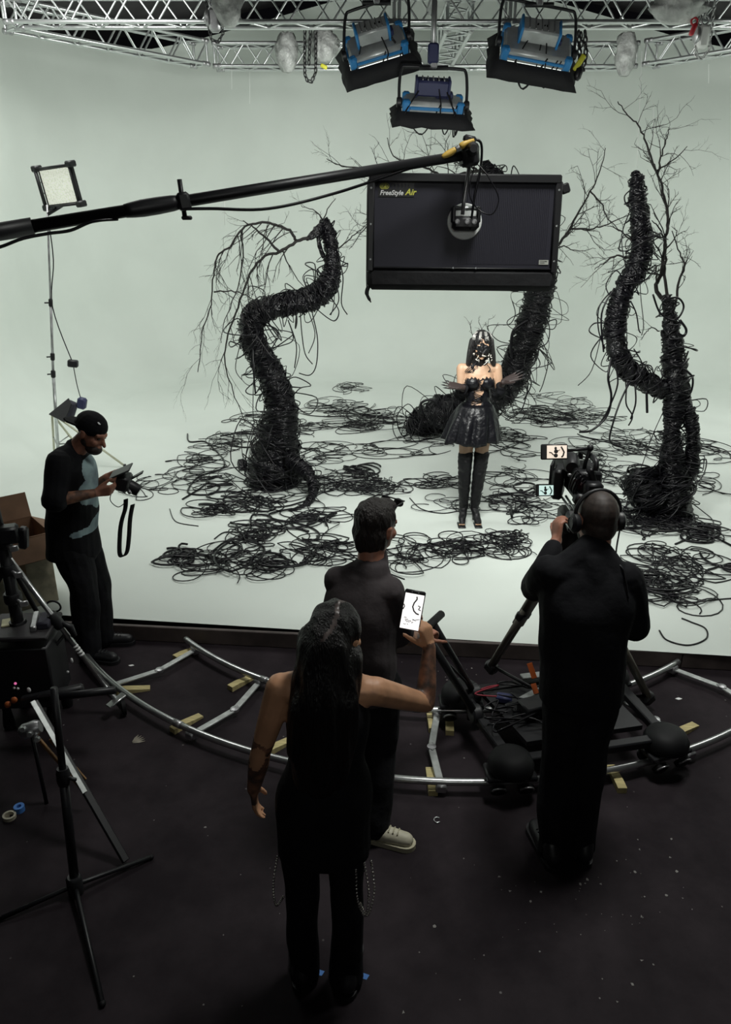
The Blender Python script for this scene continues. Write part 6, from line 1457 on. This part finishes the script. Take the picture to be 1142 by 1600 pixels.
# ------------------------------------------------------------------ stands and kit at the left
def roller_stand():
    mx = A(14, 900, 3.85); bx, by = mx.x, mx.y
    root = empty('roller_stand', V(bx, by, 0), 'heavy black roller stand with long silver leg and castor at the left edge', 'stand')
    MB().cyl(V(bx, by, 0.12), V(bx, by, 1.24), 0.034, 14).build('mast', M_blkm, root)
    MB().cyl(V(bx + 0.0, by, 1.2), V(bx - 0.01, by, 1.42), 0.024, 12).build('riser', M_blkm, root)
    for z in (0.45, 0.62, 0.8, 0.98, 1.14):
        o = MB().lathe(V(bx, by, z), (0, 0, 1), [(0.045, -0.03), (0.05, -0.02), (0.05, 0.02), (0.045, 0.03)], 14).build('collar', M_blk, root, 'angle')
        MB().tube([V(bx, by, z), V(bx + 0.07, by - 0.05, z - 0.01)], 0.010, 8).build('locking_knob', M_steel, o)
        MB().rbox(V(bx + 0.085, by - 0.06, z - 0.01), (0.05, 0.012, 0.035), rotm(0, 0, 35), 0.005).build('knob_wing', M_steel, o, 'angle')
    MB().rbox(V(bx + 0.05, by - 0.02, 1.20), (0.11, 0.09, 0.10), rotm(0, 0, 20), 0.015).build('grip_head', M_blkm, root, 'angle')
    MB().rbox(V(bx + 0.12, by, 1.17), (0.05, 0.05, 0.13), rotm(0, 8, 0), 0.012).build('grip_plate', M_blk, root, 'angle')
    foot = A(190, 1108, 3.83); foot.z = 0.16; foot = A(190, 1105, 3.86)
    ends = [foot, A(86, 1008, 4.35), V(bx - 0.55, by - 0.35, 0.12)]
    for i, f in enumerate(ends):
        top = V(bx, by, 1.08 if i < 2 else 1.0)
        lg = MB().tube([top, f], 0.016 if i == 0 else 0.015, 10).build('leg', M_rail if i == 0 else M_blkm, root)
        if i == 0:
            MB().lathe(lerp(top, f, 0.42), f - top, [(0.030, -0.05), (0.034, -0.03), (0.034, 0.03), (0.028, 0.05)], 12).build('leg_collar', M_blk, lg, 'angle')
            MB().tube([lerp(top, f, 0.42), lerp(top, f, 0.42) + V(0.08, 0, -0.04), lerp(top, f, 0.42) + V(0.09, 0, -0.10)], 0.018, 8).build('leg_handle', M_blk, lg)
            for k in range(4): MB().lathe(lerp(top, f, 0.585 + 0.018 * k), f - top, [(0.0175, -0.006), (0.0175, 0.006)], 10).build('white_mark', M_wh, lg)
            MB().tube([lerp(top, f, 0.5), V(bx, by, 0.25)], 0.010, 8).build('brace', M_blkm, lg)
        # castor
        cpos = V(f.x + 0.01, f.y - 0.01, 0.055)
        MB().rbox(V(f.x - 0.02, f.y - 0.02, max(f.z - 0.02, 0.11)), (0.05, 0.12, 0.014), rotm(15, 0, -40), 0.004).build('castor_plate', M_rail, lg, 'angle')
        MB().lathe(cpos + V(-0.012, 0, 0), (1, 0.5, 0), [(0.02, 0), (0.054, 0.004), (0.054, 0.026), (0.02, 0.03)], 20).build('castor_wheel', M_rub, lg, 'angle')
        MB().tube([f, V(f.x, f.y, 0.09)], 0.012, 8).build('castor_stem', M_steel, lg)
roller_stand()
def case():
    c = A(50, 1020, 3.78); c.z = 0
    root = empty('equipment_cart', V(c.x, c.y, 0), 'black equipment cart with odds and ends on top, at the left', 'cart')
    top = 0.62
    MB().rbox(V(c.x - 0.05, c.y + 0.05, top), (0.36, 0.30, 0.03), rotm(0, 0, 4), 0.008).build('top_shelf', mat('dark_shelf', (0.03, 0.027, 0.03), 0.6), root, 'angle')
    MB().rbox(V(c.x - 0.05, c.y + 0.05, 0.36), (0.34, 0.29, 0.40), rotm(0, 0, 4), 0.01).build('case_body', M_blk, root, 'angle')
    for sx in (-1, 1):
        for sy in (-1, 1): MB().lathe(V(c.x - 0.05 + sx * 0.13, c.y + 0.05 + sy * 0.11, 0.0), (0, 0, 1), [(0.03, 0), (0.035, 0.03), (0.02, 0.16)], 12).build('castor', M_rub, root, 'angle')
    MB().rbox(V(c.x - 0.15, c.y + 0.06, top + 0.02), (0.045, 0.09, 0.012), rotm(0, 0, 20), 0.003).build('yellow_label', mat('cream_label', (0.6, 0.57, 0.36), 0.6), root, 'angle')
    MB().rbox(V(c.x - 0.08, c.y + 0.08, top + 0.02), (0.025, 0.08, 0.02), rotm(0, 0, 20), 0.004).build('switch_plate', M_steel, root, 'angle')
    MB().rbox(V(c.x + 0.02, c.y + 0.06, top + 0.03), (0.035, 0.20, 0.035), rotm(0, 0, 16), 0.006).build('metal_bracket', M_steel, root, 'angle')
    MB().rbox(V(c.x + 0.08, c.y + 0.06, top + 0.035), (0.07, 0.14, 0.05), rotm(0, 0, 10), 0.01).build('power_unit', mat('dark_violet_cloth', (0.03, 0.028, 0.045), 0.7), root, 'angle')
    MB().torus(V(c.x + 0.10, c.y + 0.15, top + 0.08), (0, 1, 0.2), 0.04, 0.006, 18, 6).build('cable_loop', M_cable, root)
    for k, (u, v, m) in enumerate(((24, 1068, mat('pink_lamp', (0.5, 0.1, 0.2), 0.4, emit=(1, 0.2, 0.5), estr=0.6)), (22, 1075, M_wh), (28, 1076, M_wh), (45, 1078, M_wh), (112, 1032, M_wh), (106, 1050, M_wh))):
        MB().ell(A(u, v, 3.55), (0.008 + 0.004 * (k == 3), 0.006, 0.008 + 0.008 * (k in (3, 4))), None, 8, 6).build('small_lamp' if k == 0 else 'bright_fitting', m, root)
    MB().rbox(A(82, 1085, 3.55), (0.34, 0.05, 0.05), rotm(0, -8, 10), 0.012).build('side_arm', M_blk, root, 'angle')
    MB().tube([A(60, 1092, 3.5), A(180, 1078, 3.5)], 0.022, 8).build('side_pole', M_blkm, root)
    og = mat('orange_plastic', (0.5, 0.13, 0.04), 0.5)
    for u, v in ((12, 1101), (22, 1094)):
        MB().ell(A(u, v, 3.5), (0.018, 0.012, 0.022), rotm(0, 30, 0), 10, 6).build('orange_clip', og, root)
case()
M_wl = mat('varnished_tripod_wood', (0.24, 0.13, 0.05), 0.5, var=0.3, scale=6, stretch=(8, 8, 1))
def wooden_tripod():
    top = A(45, 1120, 3.15); f1 = G(197, 1346, 0.02); f2 = G(138, 1246, 0.02) ; f3 = A(52, 1232, 3.05); f2 = A(137, 1243, 3.05); f3.z = 0.0
    top = V(top.x, 3.12, top.z + 0.05)
    root = empty('wooden_tripod', V(top.x, 3.1, 0), 'old wooden tripod with pale metal strips leaning at the left', 'tripod')
    s1 = A(53, 1096, 3.1); lg = MB().rbox((s1 + f1) / 2, (0.035, (f1 - s1).length, 0.022), look(f1 - s1), 0.004).build('leg', M_blk, root, 'angle')
    e = lerp(s1, f1, 0.58); n = V(0, -0.014, 0.012)
    MB().rbox((s1 + e) / 2 + n, (0.026, (e - s1).length, 0.006), look(f1 - s1), 0.002).build('metal_strip', M_slp, lg, 'angle')
    a = A(48, 1140, 3.12); 
    for k, o in enumerate((V(0, 0, 0), V(0.045, 0.0, 0.02))):
        MB().rbox((a + f2) / 2 + o, (0.012, (f2 - a).length * (1 if k == 0 else 0.62), 0.022), look(f2 - a), 0.003).build('leg_slat', M_wl, lg if k else root, 'angle')
    MB().tube([a, V(a.x + 0.02, 3.1, 0.0)], 0.010, 8).build('leg', M_blkm, root)
    MB().lathe(a + V(0, 0, 0.0), (1, 0.2, 0.3), [(0.03, -0.05), (0.04, -0.03), (0.04, 0.03), (0.03, 0.05)], 14).build('head_casting', M_steel, root, 'angle')
    for k in range(3): MB().lathe(a + V(-0.02 + 0.03 * k, -0.03, 0.03 - 0.03 * k), (0.3, -1, 0.4), [(0.014, 0), (0.018, 0.01), (0.012, 0.03)], 10).build('wing_nut', M_alu, root, 'angle')
wooden_tripod()
def black_stand():
    b = G(118, 1388, 0.03); tp = A(84, 1075, 2.62)
    root = empty('black_stand', V(b.x, b.y, 0), 'thin black stand with flat splayed legs in the near left corner', 'stand')
    MB().cyl(b, lerp(b, tp, 0.6), 0.020, 12).build('lower_tube', M_blkm, root); MB().cyl(lerp(b, tp, 0.55), tp, 0.015, 12).build('upper_tube', M_blkm, root)
    o = MB().lathe(lerp(b, tp, 0.58), tp - b, [(0.024, -0.04), (0.029, -0.02), (0.029, 0.02), (0.024, 0.04)], 12).build('collar', M_blk, root, 'angle')
    MB().tube([lerp(b, tp, 0.58), lerp(b, tp, 0.58) + V(0.06, -0.02, 0)], 0.008, 8).build('locking_knob', M_blk, o)
    MB().lathe(b - V(0, 0, 0.03), (0, 0, 1), [(0.03, 0), (0.034, 0.01), (0.034, 0.09), (0.026, 0.10)], 14).build('base_casting', M_blk, root, 'angle')
    for u, v in ((236, 1339), (160, 1568), (-10, 1440)):
        f = G(u, v, 0.012); s_ = b + V(0, 0, 0.02); MB().tube([s_, lerp(s_, f, 0.12) , f], 0.0105, 8).build('leg', M_blkm, root)
        MB().ell(f, (0.014, 0.014, 0.011), None, 10, 6).build('rubber_tip', M_rub, root)
black_stand()

# ------------------------------------------------------------------ small things on the floor
c = G(15, 1278, 0.0); root = empty('tape_roll', c, 'blue and white tape roll lying on the floor at the left edge', 'tape')
M_bt = mat('blue_tape', (0.06, 0.20, 0.55), 0.6)
MB().lathe(c + V(0, 0, 0.0), (0.05, 0.02, 1), [(0.022, 0.0), (0.032, 0.0), (0.032, 0.02), (0.022, 0.02), (0.022, 0.0)], 24).build('paper_core', M_offw, root, 'angle')
MB().lathe(c + V(0.03, 0.05, 0.0), (0.0, 0.0, 1), [(0.012, 0), (0.026, 0), (0.026, 0.03), (0.012, 0.03), (0.012, 0)], 20).build('blue_roll', M_bt, root, 'angle')
for (u0, v0, u1, v1, lab) in ((479, 1515, 505, 1521, 'strip of blue tape on the floor between the feet'), (560, 1523, 575, 1527, 'short strip of blue tape beside the right foot')):
    a, b = G(u0, v0, 0.001), G(u1, v1, 0.001); M = look(b - a); mb = MB()
    P = [a + M @ V(-0.012, 0, 0), a + M @ V(0.010, 0.004, 0), (a + b) / 2 + M @ V(0.012, 0, 0), b + M @ V(0.012, -0.003, 0), b + M @ V(-0.010, 0.003, 0), (a + b) / 2 + M @ V(-0.012, 0, 0)]
    tag(mb.prism(P[::-1] if (P[1] - P[0]).cross(P[2] - P[0]).z < 0 else P, (0, 0, 1), 0.0012).build('floor_tape', M_bt, smooth=False), lab, 'tape')
c = G(683, 1281, 0.004); mb = MB(); mb.tube([c + V(0.016 * math.cos(a), 0.018 * math.sin(a), 0) for a in np.linspace(0.7, 5.6, 14)], 0.003, 6)
tag(mb.build('wire_clip', M_alu), 'small C-shaped metal clip on the dark floor', 'clip')
rnd = random.Random(12); mb = MB()
for k in range(118):                       # flecks of dust, paint and leaf
    u, v = rnd.uniform(150, 1130), rnd.uniform(1030, 1585)
    if k < 50: u, v = rnd.gauss(960, 90), rnd.gauss(1400, 60)
    if k > 98: u, v = rnd.gauss(690, 60), rnd.gauss(1050, 14)
    p = G(u, v, 0.0005); r = rnd.choice((0.002, 0.002, 0.003, 0.004, 0.007)); n = rnd.choice((3, 4, 5)); a0 = rnd.uniform(0, 6)
    mb.prism([p + V(r * rnd.uniform(.6, 1.4) * math.cos(a0 + 6.283 * i / n), r * rnd.uniform(.6, 1.4) * math.sin(a0 + 6.283 * i / n), 0) for i in range(n)], (0, 0, 1), 0.001)
o = mb.build('floor_debris', mat('pale_debris', (0.22, 0.21, 0.20), 0.8), smooth=False); o['kind'] = 'stuff'; tag(o, 'pale specks of paint and dust on the dark floor', 'debris')
for u, v, r, lab in ((205, 1040, 0.016, 'largest pale paper scrap inside the track at left'), (1060, 1092, 0.018, 'pale paper scrap inside the track at right')):
    p = G(u, v, 0.001); mb = MB(); mb.prism([p + V(r * k * math.cos(a), r * k * math.sin(a), 0) for a, k in ((0, 1.3), (1, .8), (2, .6), (3.1, 1.2), (4.2, .7), (5.2, .6))], (0, 0, 1), 0.002)
    tag(mb.build('paper_scrap', M_wh, smooth=False), lab, 'scrap')
p = G(205, 1162, 0.001); mb = MB()
for k in range(5):
    a = 0.3 + 0.25 * k; d = V(math.cos(a), math.sin(a), 0); n = V(-d.y, d.x, 0); q = p + d * 0.01; mb.prism([q, q + d * 0.035 + n * 0.006, q + d * 0.07, q + d * 0.035 - n * 0.006][::-1], (0, 0, 1), 0.002 + 0.001 * k)
tag(mb.build('dry_leaf', mat('dry_leaf', (0.30, 0.27, 0.22), 0.8, var=0.3), smooth=False), 'dry leaf scrap on the floor below the castor', 'leaf')
